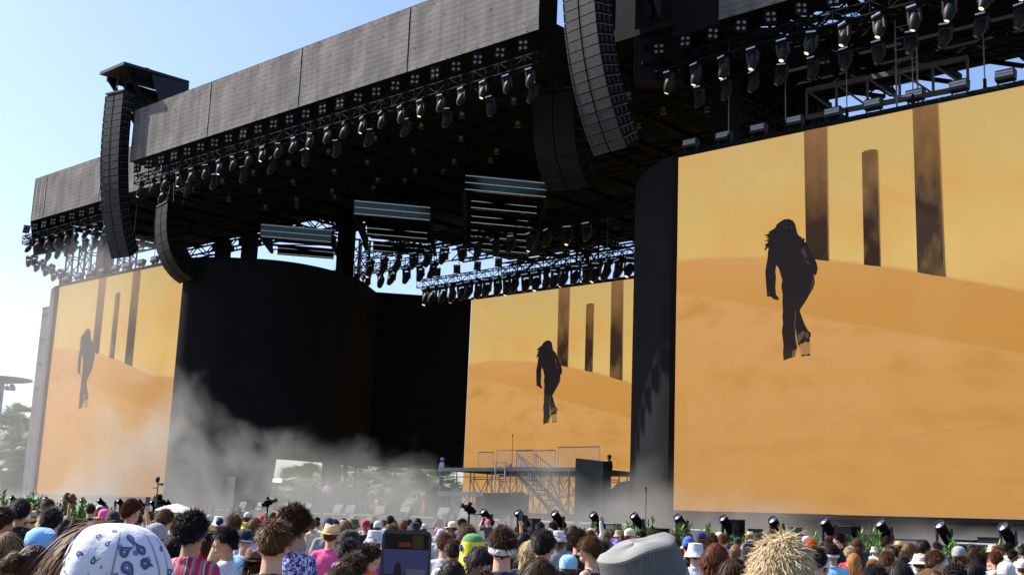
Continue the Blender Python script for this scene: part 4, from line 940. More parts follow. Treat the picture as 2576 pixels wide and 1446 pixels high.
# ================================================================== PEOPLE
SKINS = [mat('skin_light', (.60, .33, .22), .5, 0, .4, bump=.05, bscale=200), mat('skin_tan', (.42, .22, .13), .5, 0, .4, bump=.05, bscale=200),
         mat('skin_brown', (.20, .10, .06), .5, 0, .4), mat('skin_dark', (.09, .045, .03), .45, 0, .4)]
EYEW = mat('eye_white', (.7, .68, .65), .3); EYED = mat('eye_dark', (.02, .015, .01), .2); LIP = mat('lip', (.42, .13, .11), .45)
V = Vector
HC = V((0, .0, 1.605))                                  # head centre
def fn_skull(d):
    k = 1.0
    if d.z < -.1: k -= .10 * (-d.z - .1) * (1 + .6 * abs(d.x))
    if d.y > .5 and d.z < 0: k += .03
    if d.y < -.3 and d.z > -.2: k += .03
    return k
JO = {'stand': dict(shL=(-.160, -.01, 1.375), elL=(-.235, -.03, 1.12), wrL=(-.235, .06, .88), haL=(-.228, .075, .80)),
      'raise': dict(shR=(.18, .01, 1.44), elR=(.26, .08, 1.68), wrR=(.22, .10, 1.93), haR=(.215, .10, 2.01)),
      'phone': dict(shR=(.165, .02, 1.40), elR=(.23, .20, 1.47), wrR=(.095, .27, 1.70), haR=(.064, .29, 1.77)),
      'guitar': dict(shR=(.175, .0, 1.405), elR=(.27, .0, 1.15), wrR=(.10, .17, 1.08), haR=(.03, .19, 1.06))}
def joints(pose):
    j = {}
    for k, v in JO['stand'].items(): j[k] = V(v); j[k[:2] + 'R'] = V((-v[0], v[1], v[2]))
    if pose == 'raise':
        for k, v in JO['raise'].items(): j[k] = V(v)
    if pose == 'cheer':
        for k, v in JO['raise'].items(): j[k] = V(v); j[k[:2] + 'L'] = V((-v[0], v[1], v[2]))
    if pose == 'phone':
        for k, v in JO['phone'].items(): j[k] = V(v); j[k[:2] + 'L'] = V((-v[0], v[1], v[2]))
    if pose == 'guitar':
        for k, v in JO['guitar'].items(): j[k] = V(v)
        j['elL'] = V((-.30, .08, 1.18)); j['wrL'] = V((-.42, .24, 1.30)); j['haL'] = V((-.46, .26, 1.35))
    return j
def limb(mb, a, b, r0, r1, n=10):
    mb.tube(a, b, r0, r1, n); mb.ell(a, r0, 10, 7); mb.ell(b, r1, 10, 7)
def hand(mb, wr, ha, side, grip=0):
    d = (ha - wr).normalized(); x = d.cross(V((0, 1, 0)))
    x = (x if x.length > .1 else d.cross(V((1, 0, 0)))).normalized(); y = x.cross(d).normalized()
    pc = wr + d * .05; rot = Matrix((x, y, d)).transposed(); mb.ell(pc, (.040, .018, .052), 10, 7, rot=rot)
    for k, (o, L) in enumerate(((-.028, .062), (-.0095, .074), (.0095, .070), (.028, .055))):
        p = wr + d * .088 + x * o; c = .25 + grip + .08 * k
        p1 = p + d * L * .5; p2 = p1 + (d * math.cos(c * 1.3) + y * math.sin(c * 1.3)) * L * .3; p3 = p2 + (d * math.cos(c * 2.4) + y * math.sin(c * 2.4)) * L * .26
        mb.tube(p, p1, .0095, .009, 6); mb.tube(p1, p2, .009, .0085, 6); mb.tube(p2, p3, .0085, .0075, 6); mb.ell(p3, .0078, 6, 4); mb.ell(p2, .0087, 6, 4)
    s = x * (-side)
    t0 = wr + d * .03 + s * .03; t1 = t0 + (d * .55 + s * .55 + y * .3).normalized() * .034; t2 = t1 + (d * .9 + s * .1 + y * .35).normalized() * .03
    mb.tube(t0, t1, .012, .0105, 6); mb.tube(t1, t2, .0105, .009, 6); mb.ell(t1, .0105, 6, 4); mb.ell(t2, .009, 6, 4)
def body_shapes(j, pose):
    b = MB()
    b.ell(HC, (.076, .097, .118), 24, 18, fn=fn_skull)
    b.ell(HC + V((0, .048, -.075)), (.046, .046, .042), 12, 8)              # jaw
    b.ell(HC + V((0, .098, -.022)), (.0125, .02, .026), 8, 6); b.ell(HC + V((0, .108, -.04)), (.016, .014, .011), 8, 6)
    b.ell(HC + V((0, .088, -.075)), (.024, .012, .010), 8, 6); b.ell(HC + V((0, .082, .02)), (.05, .012, .010), 8, 6)
    for s in (-1, 1):
        b.ell(HC + V((s * .078, -.008, -.02)), (.010, .022, .032), 8, 6, rot=rotZ(s * R(-18)))
        b.ell(HC + V((s * .042, .068, -.03)), (.02, .015, .02), 8, 6)
    limb(b, (0, -.022, 1.42), (0, -.008, 1.535), .062, .056)
    b.ell((0, -.015, 1.405), (.125, .075, .05), 12, 8)
    b.ell((0, -.005, 1.29), (.165, .108, .16), 16, 12); b.ell((0, 0, 1.10), (.135, .095, .16), 16, 12); b.ell((0, -.01, .95), (.155, .11, .13), 16, 12)
    for s in 'LR':
        sg = -1 if s == 'L' else 1
        b.ell(j['sh' + s], .052, 10, 8); b.tube((sg * .03, -.015, 1.40), j['sh' + s], .056, .048, 10)
        limb(b, j['sh' + s], j['el' + s], .052, .041); limb(b, j['el' + s], j['wr' + s], .041, .027)
        hand(b, j['wr' + s], j['ha' + s], sg, .5 if pose in ('phone', 'guitar') else (0.9 if pose == 'raise' and s == 'R' else .1))
        limb(b, (sg * .085, 0, .92), (sg * .095, .012, .50), .086, .056, 12); limb(b, (sg * .095, .012, .50), (sg * .10, -.02, .09), .054, .037, 12)
        b.ell((sg * .10, -.035, .05), (.035, .045, .045), 8, 6); limb(b, (sg * .10, -.03, .035), (sg * .115, .13, .025), .033, .026, 8)
    return b
def remeshed(mb, voxel, it=4, name='body'):
    o = mb.build(name, SKINS[0]); m = o.modifiers.new('r', 'REMESH'); m.mode = 'VOXEL'; m.voxel_size = voxel; m.use_smooth_shade = True
    s = o.modifiers.new('s', 'SMOOTH'); s.factor = .5; s.iterations = it
    bpy.context.view_layer.update(); dg = bpy.context.evaluated_depsgraph_get()
    me = bpy.data.meshes.new_from_object(o.evaluated_get(dg)); me.name = name
    bpy.data.objects.remove(o)
    if not me.materials: me.materials.append(SKINS[0])
    return me
def shirt_mesh(j, kind, voxel=.013):
    b = MB(); e = .014
    b.ell((0, -.015, 1.375), (.125, .085, .055), 12, 8)
    b.ell((0, -.005, 1.29), (.168 + e, .110 + e, .165), 16, 12); b.ell((0, 0, 1.10), (.145 + e, .10 + e, .18), 16, 12); b.ell((0, -.008, .97), (.158 + e, .112 + e, .12), 16, 12)
    if kind == 'tank':
        for sg in (-1, 1): b.tube((sg * .05, -.02, 1.40), (sg * .12, -.01, 1.40), .05, .045, 8)
        b.tube((0, -.018, 1.43), (0, -.02, 1.44), .066, .066, 12)
    else:
        b.tube((0, -.022, 1.42), (0, -.018, 1.452), .076, .068, 12)
    for s in 'LR':
        sg = -1 if s == 'L' else 1
        if kind != 'tank':
            b.tube((sg * .03, -.015, 1.395), j['sh' + s], .066, .058, 10); b.ell(j['sh' + s], .061, 10, 8)
            if kind == 'tee': limb(b, j['sh' + s], j['sh' + s].lerp(j['el' + s], .68), .060, .064, 12)
            else:
                limb(b, j['sh' + s], j['el' + s], .061, .055, 12); limb(b, j['el' + s], j['el' + s].lerp(j['wr' + s], .92), .056, .042, 12)
    if kind == 'hood':
        b.ell((0, -.085, 1.43), (.11, .06, .07), 12, 8); b.tube((0, -.03, 1.42), (0, -.03, 1.48), .085, .09, 12)
    return remeshed(b, voxel, 5, 'shirt')
def trouser_mesh(kind):
    b = MB(); e = .012
    b.ell((0, -.01, .94), (.158 + e, .113 + e, .12), 16, 12)
    for sg in (-1, 1):
        limb(b, (sg * .085, 0, .91), (sg * .095, .012, .52), .096, .074, 12)
        if kind == 'long': limb(b, (sg * .095, .012, .52), (sg * .10, -.02, .1), .072, .062, 12)
    return remeshed(b, .015, 3, 'trousers')
def shoe_mesh():
    b = MB()
    for sg in (-1, 1):
        b.ell((sg * .10, -.035, .045), (.042, .055, .05), 10, 8); limb(b, (sg * .10, -.03, .036), (sg * .115, .135, .03), .04, .035, 8); b.box((sg * .107, .05, .012), (.075, .25, .022))
    return remeshed(b, .013, 2, 'shoes')
BODYM = {}; SHIRT = {}
for p in ('stand', 'raise', 'phone', 'guitar', 'cheer'):
    BODYM[p] = remeshed(body_shapes(joints(p), p), .0085, 3)
    for k in ('tee', 'long') + (('tank', 'hood') if p == 'stand' else ()): SHIRT[p, k] = shirt_mesh(joints(p), k)
TROU = {k: trouser_mesh(k) for k in ('long', 'short')}; SHOE_ = shoe_mesh()
def mesh_of(mb, name, mats, smooth=False):
    o = mb.build(name, mats, smooth=smooth); me = o.data; bpy.data.objects.remove(o); return me
# ---- face pieces
b = MB()
for s in (-1, 1): b.ell(HC + V((s * .031, .083, .0)), (.014, .012, .009), 8, 6, 0); b.ell(HC + V((s * .031, .093, .0)), (.006, .004, .006), 8, 6, 1); b.beam(HC + V((s * .016, .095, .02)), HC + V((s * .048, .088, .022)), .004, .006, 1)
EYES = mesh_of(b, 'eyes', [EYEW, EYED], True)
b = MB(); b.ell(HC + V((0, .0975, -.067)), (.021, .006, .005), 10, 6); b.ell(HC + V((0, .0965, -.077)), (.018, .006, .006), 10, 6); LIPS = mesh_of(b, 'lips', LIP, True)
b = MB()
for s in (-1, 1):
    b.ell(HC + V((s * .034, .101, .002)), (.029, .006, .023), 14, 8, 1); b.beam(HC + V((s * .06, .095, .01)), HC + V((s * .083, .0, .0)), .005, .009, 0)
b.beam(HC + V((-.012, .107, .008)), HC + V((.012, .107, .008)), .005, .006, 0)
def glasses(m): 
    me = SG.copy(); me.materials[1] = m; return me
SG = mesh_of(b, 'sunglasses', [mat('glasses_frame', (.01, .01, .01), .3), mat('dark_lens', (.02, .015, .02), .08, 0, 1)], True)
SGB = SG.copy(); SGB.materials[1] = mat('blue_mirror_lens', (.03, .22, .85), .12, .8, 1)
# ---- hair
def hair_mat(name, c, tip):
    m = bpy.data.materials.new(name); m.use_nodes = True; t = m.node_tree; b = t.nodes['Principled BSDF']
    g = t.nodes.new('ShaderNodeNewGeometry'); cr = t.nodes.new('ShaderNodeValToRGB')
    cr.color_ramp.elements[0].color = (*c, 1); cr.color_ramp.elements[1].color = (*tip, 1)
    t.links.new(g.outputs['Random Per Island'], cr.inputs[0]); t.links.new(cr.outputs[0], b.inputs['Base Color'])
    b.inputs['Roughness'].default_value = .5; b.inputs['Specular IOR Level'].default_value = .12
    return m
HAIR = {'black': hair_mat('hair_black', (.010, .008, .008), (.028, .02, .017)), 'dark brown': hair_mat('hair_dark_brown', (.022, .010, .005), (.070, .034, .016)),
        'brown': hair_mat('hair_brown', (.05, .022, .009), (.15, .07, .028)), 'light brown': hair_mat('hair_light_brown', (.10, .055, .025), (.26, .15, .07)),
        'blond': hair_mat('hair_blond', (.24, .17, .075), (.78, .61, .36)), 'ginger': hair_mat('hair_ginger', (.25, .08, .02), (.5, .22, .06)),
        'orange': hair_mat('hair_orange', (.6, .10, .01), (.85, .2, .02)), 'rust': hair_mat('hair_rust', (.06, .018, .010), (.18, .05, .02))}
HR = V((.083, .104, .122))
def hair(style, seed, under=False):
    rn = random.Random(seed); b = MB()
    vol = {'short': 1.05, 'buzz': 1.0, 'curly': 1.14, 'afro': 1.36, 'long': 1.08, 'bun': 1.04, 'pony': 1.04, 'messy': 1.10, 'fade': 1.06, 'braids': 1.03, 'bob': 1.10}[style]
    def hl(d):                                           # is there hair on the scalp in this direction?
        if d.y > 0: lim = .12 + .42 * d.y
        else: lim = .12 + .75 * d.y if style not in ('fade', 'buzz') else .08 + .62 * d.y
        if abs(d.x) > .82 and style in ('short', 'fade', 'buzz', 'messy', 'braids'): lim = max(lim, .02)
        return d.z > lim
    def shell(d):
        k = vol + .025 * noise.noise(d * 3 + V((seed, 0, 0)))
        if style in ('short', 'messy', 'fade') and d.z > .3: k += .05
        if style == 'fade' and d.z < .2: k = 1.015
        if style == 'curly': k += .06 * noise.noise(d * 5 + V((seed, 0, 0)))
        return k
    # base shell: only scalp part; grid over directions
    nu, nv = 30, 18; grid = {}
    for jv in range(nv + 1):
        for iu in range(nu):
            t = math.pi * jv / nv * .86; a = 2 * math.pi * iu / nu; d = V((math.sin(t) * math.cos(a), math.sin(t) * math.sin(a), math.cos(t)))
            k = shell(d) * (.985 if hl(d) else .93); grid[jv, iu] = (HC + V((d.x * HR.x, d.y * HR.y, d.z * HR.z)) * k, hl(d))
    idx = {}; vs = []; fs = []
    for jv in range(nv):
        for iu in range(nu):
            q = [(jv, iu), (jv + 1, iu), (jv + 1, (iu + 1) % nu), (jv, (iu + 1) % nu)]
            if sum(grid[c][1] for c in q) >= 2 and not (under and grid[q[1]][0].z > HC.z + .012):
                for c in q:
                    if c not in idx: idx[c] = len(vs); vs.append(grid[c][0])
                fs.append(tuple(idx[c] for c in q))
    b.add(vs, fs)
    N = {'short': 1500, 'buzz': 900, 'curly': 2800, 'afro': 3600, 'long': 1100, 'bun': 900, 'pony': 900, 'messy': 5200, 'fade': 1500, 'braids': 600, 'bob': 1100}[style]
    L = {'short': .042, 'buzz': .006, 'curly': .035, 'afro': .05, 'long': .30, 'bun': .07, 'pony': .07, 'messy': .055, 'fade': .036, 'braids': .05, 'bob': .14}[style]
    W = {'long': .006, 'bob': .006, 'bun': .005, 'pony': .005, 'buzz': .004}.get(style, .0052)
    def strand(p, d, L, W, wave=0, grav=0, seg=3):
        side = d.cross((p - HC)).normalized() * W if d.cross(p - HC).length > 1e-4 else V((W, 0, 0))
        pts = [p]; ph = rn.uniform(0, 6.28); up = (p - HC).normalized()
        for k in range(seg):
            d = (d + V((0, 0, -grav))).normalized()
            pts.append(pts[-1] + d * L / seg + (side.normalized() * math.sin(ph + k * 2.2) + up * math.cos(ph + k * 2.0)) * wave)
        v = []
        for k, q in enumerate(pts): w = side * (1 - k / seg * .85); v += [q - w, q + w]
        b.add(v, [(2 * k, 2 * k + 1, 2 * k + 3, 2 * k + 2) for k in range(seg)])
    cnt = 0
    while cnt < N:
        d = V((rn.gauss(0, 1), rn.gauss(0, 1), rn.gauss(0, 1))).normalized()
        if not hl(d): continue
        if under and d.z > .03: cnt += 1 if random.random() < .6 else 0; continue
        cnt += 1; r = rn.uniform(.95, 1.0) if style != 'afro' else rn.uniform(.85, 1.02)
        p = HC + V((d.x * HR.x, d.y * HR.y, d.z * HR.z)) * shell(d) * r
        crown = V((.0, -.35, .94)); tang = (d - crown * d.dot(crown)); tang = tang.normalized() if tang.length > .05 else V((rn.uniform(-1, 1), rn.uniform(-1, 1), 0)).normalized()
        tang = (tang - d * tang.dot(d)).normalized() if (tang - d * tang.dot(d)).length > .05 else tang
        jit = V((rn.gauss(0, 1), rn.gauss(0, 1), rn.gauss(0, 1))) * .32
        if style in ('afro', 'curly'):
            strand(p, (d * .9 + V((rn.gauss(0, 1), rn.gauss(0, 1), rn.gauss(0, 1))) * .9).normalized(), L * rn.uniform(.6, 1.2), .0034, .0055, 0, 4)
        elif style == 'messy': strand(p, (tang * .9 + d * .02 + jit * 1.2).normalized(), L * rn.uniform(.5, 1.1), .0025, .0035, .1, 5)
        elif style in ('short', 'fade'):
            LL = L * rn.uniform(.7, 1.3) * (.35 if d.z < .1 else 1)
            strand(p, (tang + d * (.38 if d.z > .3 else .1) + jit).normalized(), LL * (1.5 if rn.random() < .06 else 1), W * .85, .002, .05)
        elif style == 'buzz': strand(p, (d + jit).normalized(), L, .003, 0, 0, 1)
        elif style == 'long':
            strand(p, (tang + d * .12 + jit * .3).normalized(), rn.uniform(.08, .14), W, .002, .25, 4)
            if d.z < .35 and d.y < .35:
                q = HC + V((d.x * HR.x * 1.12, min(.02, d.y * HR.y * 1.15), -.02 + rn.uniform(-.05, .05)))
                strand(q, V((d.x * .15, -.05, -1)).normalized(), L * rn.uniform(.7, 1.15), .007, .004, 0, 6)
        elif style == 'bob':
            strand(p, (tang + d * .12 + jit * .3).normalized(), rn.uniform(.08, .15), W, .002, .35, 4)
            if d.z < .3 and d.y < .3: strand(HC + V((d.x * HR.x * 1.12, min(.02, d.y * HR.y * 1.15), -.02)), V((0, 0, -1)), L * rn.uniform(.5, .85), .007, .003, 0, 4)
        else:
            strand(p, ((V((0, -.12, .04)) + HC - p).normalized() if style in ('bun', 'pony') else tang) + jit * .2, L, W, .001, 0, 3)
    if style == 'bun':
        c = HC + V((0, -.125, .03)); 
        b.ell(c, .044, 12, 8)
        for _ in range(260):
            d = V((rn.gauss(0, 1), rn.gauss(0, 1), rn.gauss(0, 1))).normalized(); strand(c + d * .042, d.orthogonal().normalized(), .05, .005, .006, 0, 3)
    if style == 'pony':
        for _ in range(300):
            strand(HC + V((rn.gauss(0, .012), -.118 + rn.gauss(0, .01), .05 + rn.gauss(0, .012))), V((rn.gauss(0, .15), -.5, -.3)).normalized(), rn.uniform(.2, .32), .006, .004, .5, 6)
        b.ell(HC + V((0, -.115, .05)), .022, 8, 6)
    if style == 'braids':
        for k in range(9):
            x = (k - 4) / 4.2; pts = []
            for q in range(12):
                t = R(150 - q * 17); pts.append(HC + V((x * HR.x * (1 - .15 * abs(math.cos(t))), math.cos(t) * -HR.y * -1 * math.sqrt(max(0, 1 - x * x * .7)), math.sin(t) * HR.z * math.sqrt(max(0, 1 - x * x * .8)))) )
            pts = [HC + V((x * HR.x, -math.cos(R(30 + q * 15)) * HR.y * -1 * math.sqrt(1 - .75 * x * x), math.sin(R(30 + q * 15)) * HR.z * math.sqrt(1 - .75 * x * x))) * 1 for q in range(12)]
            for p in pts:
                dd_ = p - HC; b.ell(HC + dd_ * 1.04, .0105, 8, 5)
    return mesh_of(b, 'hair', HAIR['black'])
HM = {}; HMU = {}
for st, n in (('short', 3), ('buzz', 1), ('curly', 2), ('afro', 1), ('long', 2), ('bun', 1), ('pony', 1), ('messy', 2), ('fade', 1), ('braids', 1), ('bob', 1)):
    for k in range(n): HM[st, k] = hair(st, k * 7 + len(st)); HMU[st, k] = hair(st, k * 7 + len(st), True)
HN = {st: n for st, n in (('short', 3), ('buzz', 1), ('curly', 2), ('afro', 1), ('long', 2), ('bun', 1), ('pony', 1), ('messy', 2), ('fade', 1), ('braids', 1), ('bob', 1))}
# ---- hats
def sol(me, t=.004): return me
def hat(kind):
    b = MB(); c = HC + V((0, -.004, .035)); n = 28
    if kind == 'cap':
        b.lathe(c, [(.098, -.028), (.099, .02), (.092, .06), (.066, .092), (.03, .106), (0, .109)], n, sx=.93, sy=1.1)
        b.lathe(c + V((0, 0, .108)), [(.008, 0), (.006, .006), (0, .007)], 8)
        for s_ in range(6):
            a = s_ * math.pi / 3; b.path([c + V((math.cos(a) * r * .93, math.sin(a) * r * 1.1, z)) for r, z in [(.1, .02), (.0935, .06), (.067, .093), (.03, .107)]], .0018, 4)
        g = []
        for i in range(13):
            a = math.pi * (i / 12 * .72 + .14); e = V((math.cos(a) * .091, math.sin(a) * .107, -.022)); g.append([c + e, c + e + V((math.cos(a) * .03, .052 * math.sin(a) + .015, -.004)), c + e + V((math.cos(a) * .045, .085 * math.sin(a) ** 2 + .02 * math.sin(a), -.016))])
        b.sheet(g); b.sheet([[p - V((0, 0, .004)) for p in r] for r in g])
    elif kind == 'bucket':
        b.lathe(c, [(0, .082), (.07, .08), (.082, .072), (.094, .0), (.1, -.02), (.118, -.045), (.138, -.075), (.134, -.075), (.1, -.028), (.09, -.02)], n, sx=.96, sy=1.08)
    elif kind in ('straw', 'fedora', 'sunhat'):
        tall = .10 if kind != 'sunhat' else .075; br = .165 if kind == 'straw' else (.16 if kind == 'fedora' else .15)
        def f(a, r, z):
            dz = 0
            if r > .11: dz = .035 * abs(math.cos(a)) ** 2 * (r - .1) / .06 if kind != 'sunhat' else -.02 * (r - .1) / .05
            if z > tall - .03 and r < .08: dz = -.022 * abs(math.sin(a)) ** .5 * (1 if abs(math.cos(a)) < .5 else .3)
            return 1, dz
        b.lathe(c, [(0, tall - .025), (.03, tall - .018), (.062, tall), (.076, tall - .012), (.088, tall * .45), (.096, -.01), (.104, -.018), (.135, -.022), (br, -.02), (br, -.026), (.1, -.026)], n, sx=.95, sy=1.12, fn=f)
        b.lathe(c, [(.094, .012), (.098, -.012), (.0985, -.012)], n, m=1, sx=.955, sy=1.125)
    elif kind == 'beanie':
        b.lathe(c, [(.1, -.03), (.104, -.028), (.103, .01), (.098, .015), (.09, .06), (.06, .1), (.02, .118), (0, .12)], n, sx=.93, sy=1.1)
    elif kind == 'scarf':
        b.lathe(c, [(.1, -.035), (.098, .02), (.09, .06), (.062, .09), (.02, .102), (0, .103)], n, sx=.92, sy=1.1, fn=lambda a, r, z: (1 + .03 * math.sin(a * 5), 0))
        b.ell(c + V((0, -.115, -.03)), (.02, .014, .016), 8, 6); b.prism([c + V((-.012, -.12, -.035)), c + V((.012, -.12, -.035)), c + V((.04, -.13, -.13)), c + V((.0, -.13, -.12))], (0, -.004, 0))
    elif kind == 'band':
        b.lathe(HC + V((0, -.002, -.005)), [(.0985, -.022), (.104, -.018), (.105, .012), (.0995, .018)], n, sx=.90, sy=1.1, fn=lambda a, r, z: (1, .025 * math.sin(a)))
        b.ell(HC + V((-.03, -.118, -.03)), (.014, .01, .012), 8, 6)
    elif kind == 'hood':
        b.lathe(HC + V((0, -.02, -.02)), [(.13, -.17), (.115, -.11), (.108, -.03), (.108, .05), (.09, .115), (.05, .145), (.0, .15)], n, sx=.95, sy=1.15, fn=lambda a, r, z: (1 - (.15 if math.sin(a) > .75 and z < .1 else 0) + .03 * math.sin(a * 3 + z * 20), 0))
    return mesh_of(b, {'cap': 'cap', 'bucket': 'bucket_hat', 'straw': 'straw_hat', 'fedora': 'brimmed_hat', 'sunhat': 'sun_hat', 'beanie': 'beanie', 'scarf': 'headscarf', 'band': 'headband', 'hood': 'hood'}[kind], [WHITE, BLK], True)
HATM = {k: hat(k) for k in ('cap', 'bucket', 'straw', 'fedora', 'sunhat', 'beanie', 'scarf', 'band', 'hood')}
def cloth(name, c, **k): return mat('cloth_' + name, c, .85, 0, .25, var=.18, vscale=9, bump=.25, bscale=60, sheen=.2, **k)
CL = {'white': cloth('white', (.58, .58, .60)), 'black': cloth('black', (.012, .012, .014)), 'grey': cloth('grey', (.28, .29, .30)), 'navy': cloth('navy', (.02, .03, .08)),
      'light blue': cloth('light_blue', (.22, .48, .80)), 'blue': cloth('blue', (.04, .10, .45)), 'red': cloth('red', (.50, .02, .03)), 'pink': cloth('pink', (.85, .10, .32)),
      'orange': cloth('orange', (.85, .12, .03)), 'tan': cloth('tan', (.45, .32, .18)), 'straw': cloth('straw', (.62, .44, .20)), 'brown': cloth('brown', (.15, .06, .025)),
      'cream': cloth('cream', (.68, .58, .42)), 'yellow': cloth('yellow', (.85, .72, .04)), 'green': cloth('green', (.08, .25, .08)), 'purple': cloth('purple', (.22, .08, .45)),
      'pale purple': cloth('pale_purple', (.55, .42, .75)), 'olive': cloth('olive', (.10, .09, .04)), 'dark red': cloth('dark_red', (.38, .02, .06)), 'dark grey': cloth('dark_grey', (.07, .075, .08)),
      'sky': cloth('sky', (.25, .55, .8)), 'denim': cloth('denim', (.06, .10, .2))}
def pattern_mat(name, cols, scale, kind='vor', stretch=(1, 1, 1)):
    m = bpy.data.materials.new('cloth_' + name); m.use_nodes = True; t = m.node_tree; b = t.nodes['Principled BSDF']; b.inputs['Roughness'].default_value = .85
    tc = t.nodes.new('ShaderNodeTexCoord'); mp = t.nodes.new('ShaderNodeMapping'); mp.inputs['Scale'].default_value = stretch; t.links.new(tc.outputs['Object'], mp.inputs[0])
    if kind == 'stripe':
        n = t.nodes.new('ShaderNodeSeparateXYZ'); t.links.new(mp.outputs[0], n.inputs[0]); ns = t.nodes.new('ShaderNodeTexNoise'); ns.inputs['Scale'].default_value = 3
        t.links.new(tc.outputs['Object'], ns.inputs[0]); ad = t.nodes.new('ShaderNodeMath'); ad.operation = 'MULTIPLY_ADD'; ad.inputs[1].default_value = scale
        nm = t.nodes.new('ShaderNodeMath'); nm.operation = 'MULTIPLY'; nm.inputs[1].default_value = .5; t.links.new(ns.outputs[0], nm.inputs[0])
        t.links.new(n.outputs['X'], ad.inputs[0]); t.links.new(nm.outputs[0], ad.inputs[2]); fr = t.nodes.new('ShaderNodeMath'); fr.operation = 'FRACT'; t.links.new(ad.outputs[0], fr.inputs[0]); src = fr.outputs[0]
    else:
        n = t.nodes.new('ShaderNodeTexNoise' if kind == 'noise' else 'ShaderNodeTexVoronoi'); n.inputs['Scale'].default_value = scale; t.links.new(mp.outputs[0], n.inputs['Vector'])
        if kind == 'noise': n.inputs['Distortion'].default_value = 2.5; n.inputs['Detail'].default_value = 1
        src = n.outputs[0]
    cr = t.nodes.new('ShaderNodeValToRGB'); cr.color_ramp.interpolation = 'CONSTANT'; e = cr.color_ramp.elements
    for i, (p, c) in enumerate(cols):
        el = e[i] if i < 2 else e.new(p); el.position = p; el.color = (*c, 1)
    t.links.new(src, cr.inputs[0]); t.links.new(cr.outputs[0], b.inputs[0]); return m
CL['striped red'] = pattern_mat('serape_stripe', [(0, (.42, .02, .08)), (.22, (.62, .10, .16)), (.36, (.10, .12, .14)), (.44, (.45, .5, .52)), (.52, (.30, .01, .05)), (.78, (.60, .16, .2)), (.92, (.12, .13, .15))], 9, 'stripe')
CL['blue print'] = pattern_mat('blue_print', [(0, (.02, .03, .16)), (.47, (.10, .12, .42)), (.52, (.66, .66, .85)), (.6, (.3, .25, .6)), (.66, (.02, .025, .10))], 17, 'noise')
CL['white print'] = pattern_mat('white_print', [(0, (.75, .76, .8)), (.5, (.12, .13, .3)), (.56, (.7, .72, .78))], 42, 'noise')
CL['flower cap'] = pattern_mat('flower_cap', [(0, (.05, .07, .4)), (.18, (.75, .77, .85)), (.9, (.75, .77, .85))], 42)
CL['leaf print'] = pattern_mat('leaf_print', [(0, (.04, .06, .05)), (.5, (.5, .55, .5)), (.58, (.05, .12, .09))], 16, 'noise')
PEOPLE = []
def part(me, name, parent, m=None, loc=None, sc=None):
    o = bpy.data.objects.new(name, me); link(o, parent)
    if m:
        for i, x in enumerate(m if isinstance(m, (list, tuple)) else [m]):
            if i < len(o.material_slots): o.material_slots[i].link = 'OBJECT'; o.material_slots[i].material = x
    if loc is not None: o.location = loc
    return o
def person(loc, rz, sc, label, pose='stand', skin=0, hr=('short', 'dark brown'), hatk=None, shirt=('tee', 'white'), tr=('long', 'denim'), glass=None, face=False, tilt=0, group=None, under=False):
    t = thing('person', label, 'person', loc, rz, group); t.scale = (sc,) * 3; t.rotation_euler = (tilt, 0, rz)
    part(BODYM[pose], 'body', t, SKINS[skin])
    if hr: 
        h = part((HMU if (under or (hatk and hatk[0] != 'band')) else HM)[hr[0], random.randrange(HN[hr[0]])], 'hair', t, HAIR[hr[1]])
    sk = shirt[0] if (pose, shirt[0]) in SHIRT else 'long'
    part(SHIRT[pose, sk], 'jacket' if sk in ('hood', 'long') else ('tank_top' if sk == 'tank' else 'shirt'), t, CL[shirt[1]])
    part(TROU[tr[0]], 'trousers' if tr[0] == 'long' else 'shorts', t, CL[tr[1]])
    part(SHOE_, 'shoes', t, CL[random.choice(['white', 'black', 'grey'])])
    if hatk:
        me = HATM[hatk[0]]; c2 = CL[hatk[2]] if len(hatk) > 2 else CL[hatk[1]]
        o = part(me, me.name.split('.')[0], t, [CL[hatk[1]], c2])
    if glass: part(SG if glass == 'dark' else SGB, 'sunglasses', t)
    if face: part(EYES, 'eyes', t); part(LIPS, 'lips', t)
    return t
GROUND = 0.0
def spot(px, ytop, wpx, hatted=False, cap=None):
    """where a person stands whose head top is at (px, ytop) and whose head is wpx wide"""
    hw = .178 if not hatted else .20; s = 1.0
    for _ in range(4):
        d = F * hw * s / wpx; p = at_d(px, ytop, d); top = 1.742 if not hatted else 1.755; s = p.z / top
        s = max(.9, min(1.12, s))
    return V((p.x, p.y, 0)), s, p.z - top * s
def facing(p, turn=0):                                    # turned to look at the stage, as seen from the camera straight away; +turn = to the right
    return math.atan2(-p.x, p.y) - R(turn)
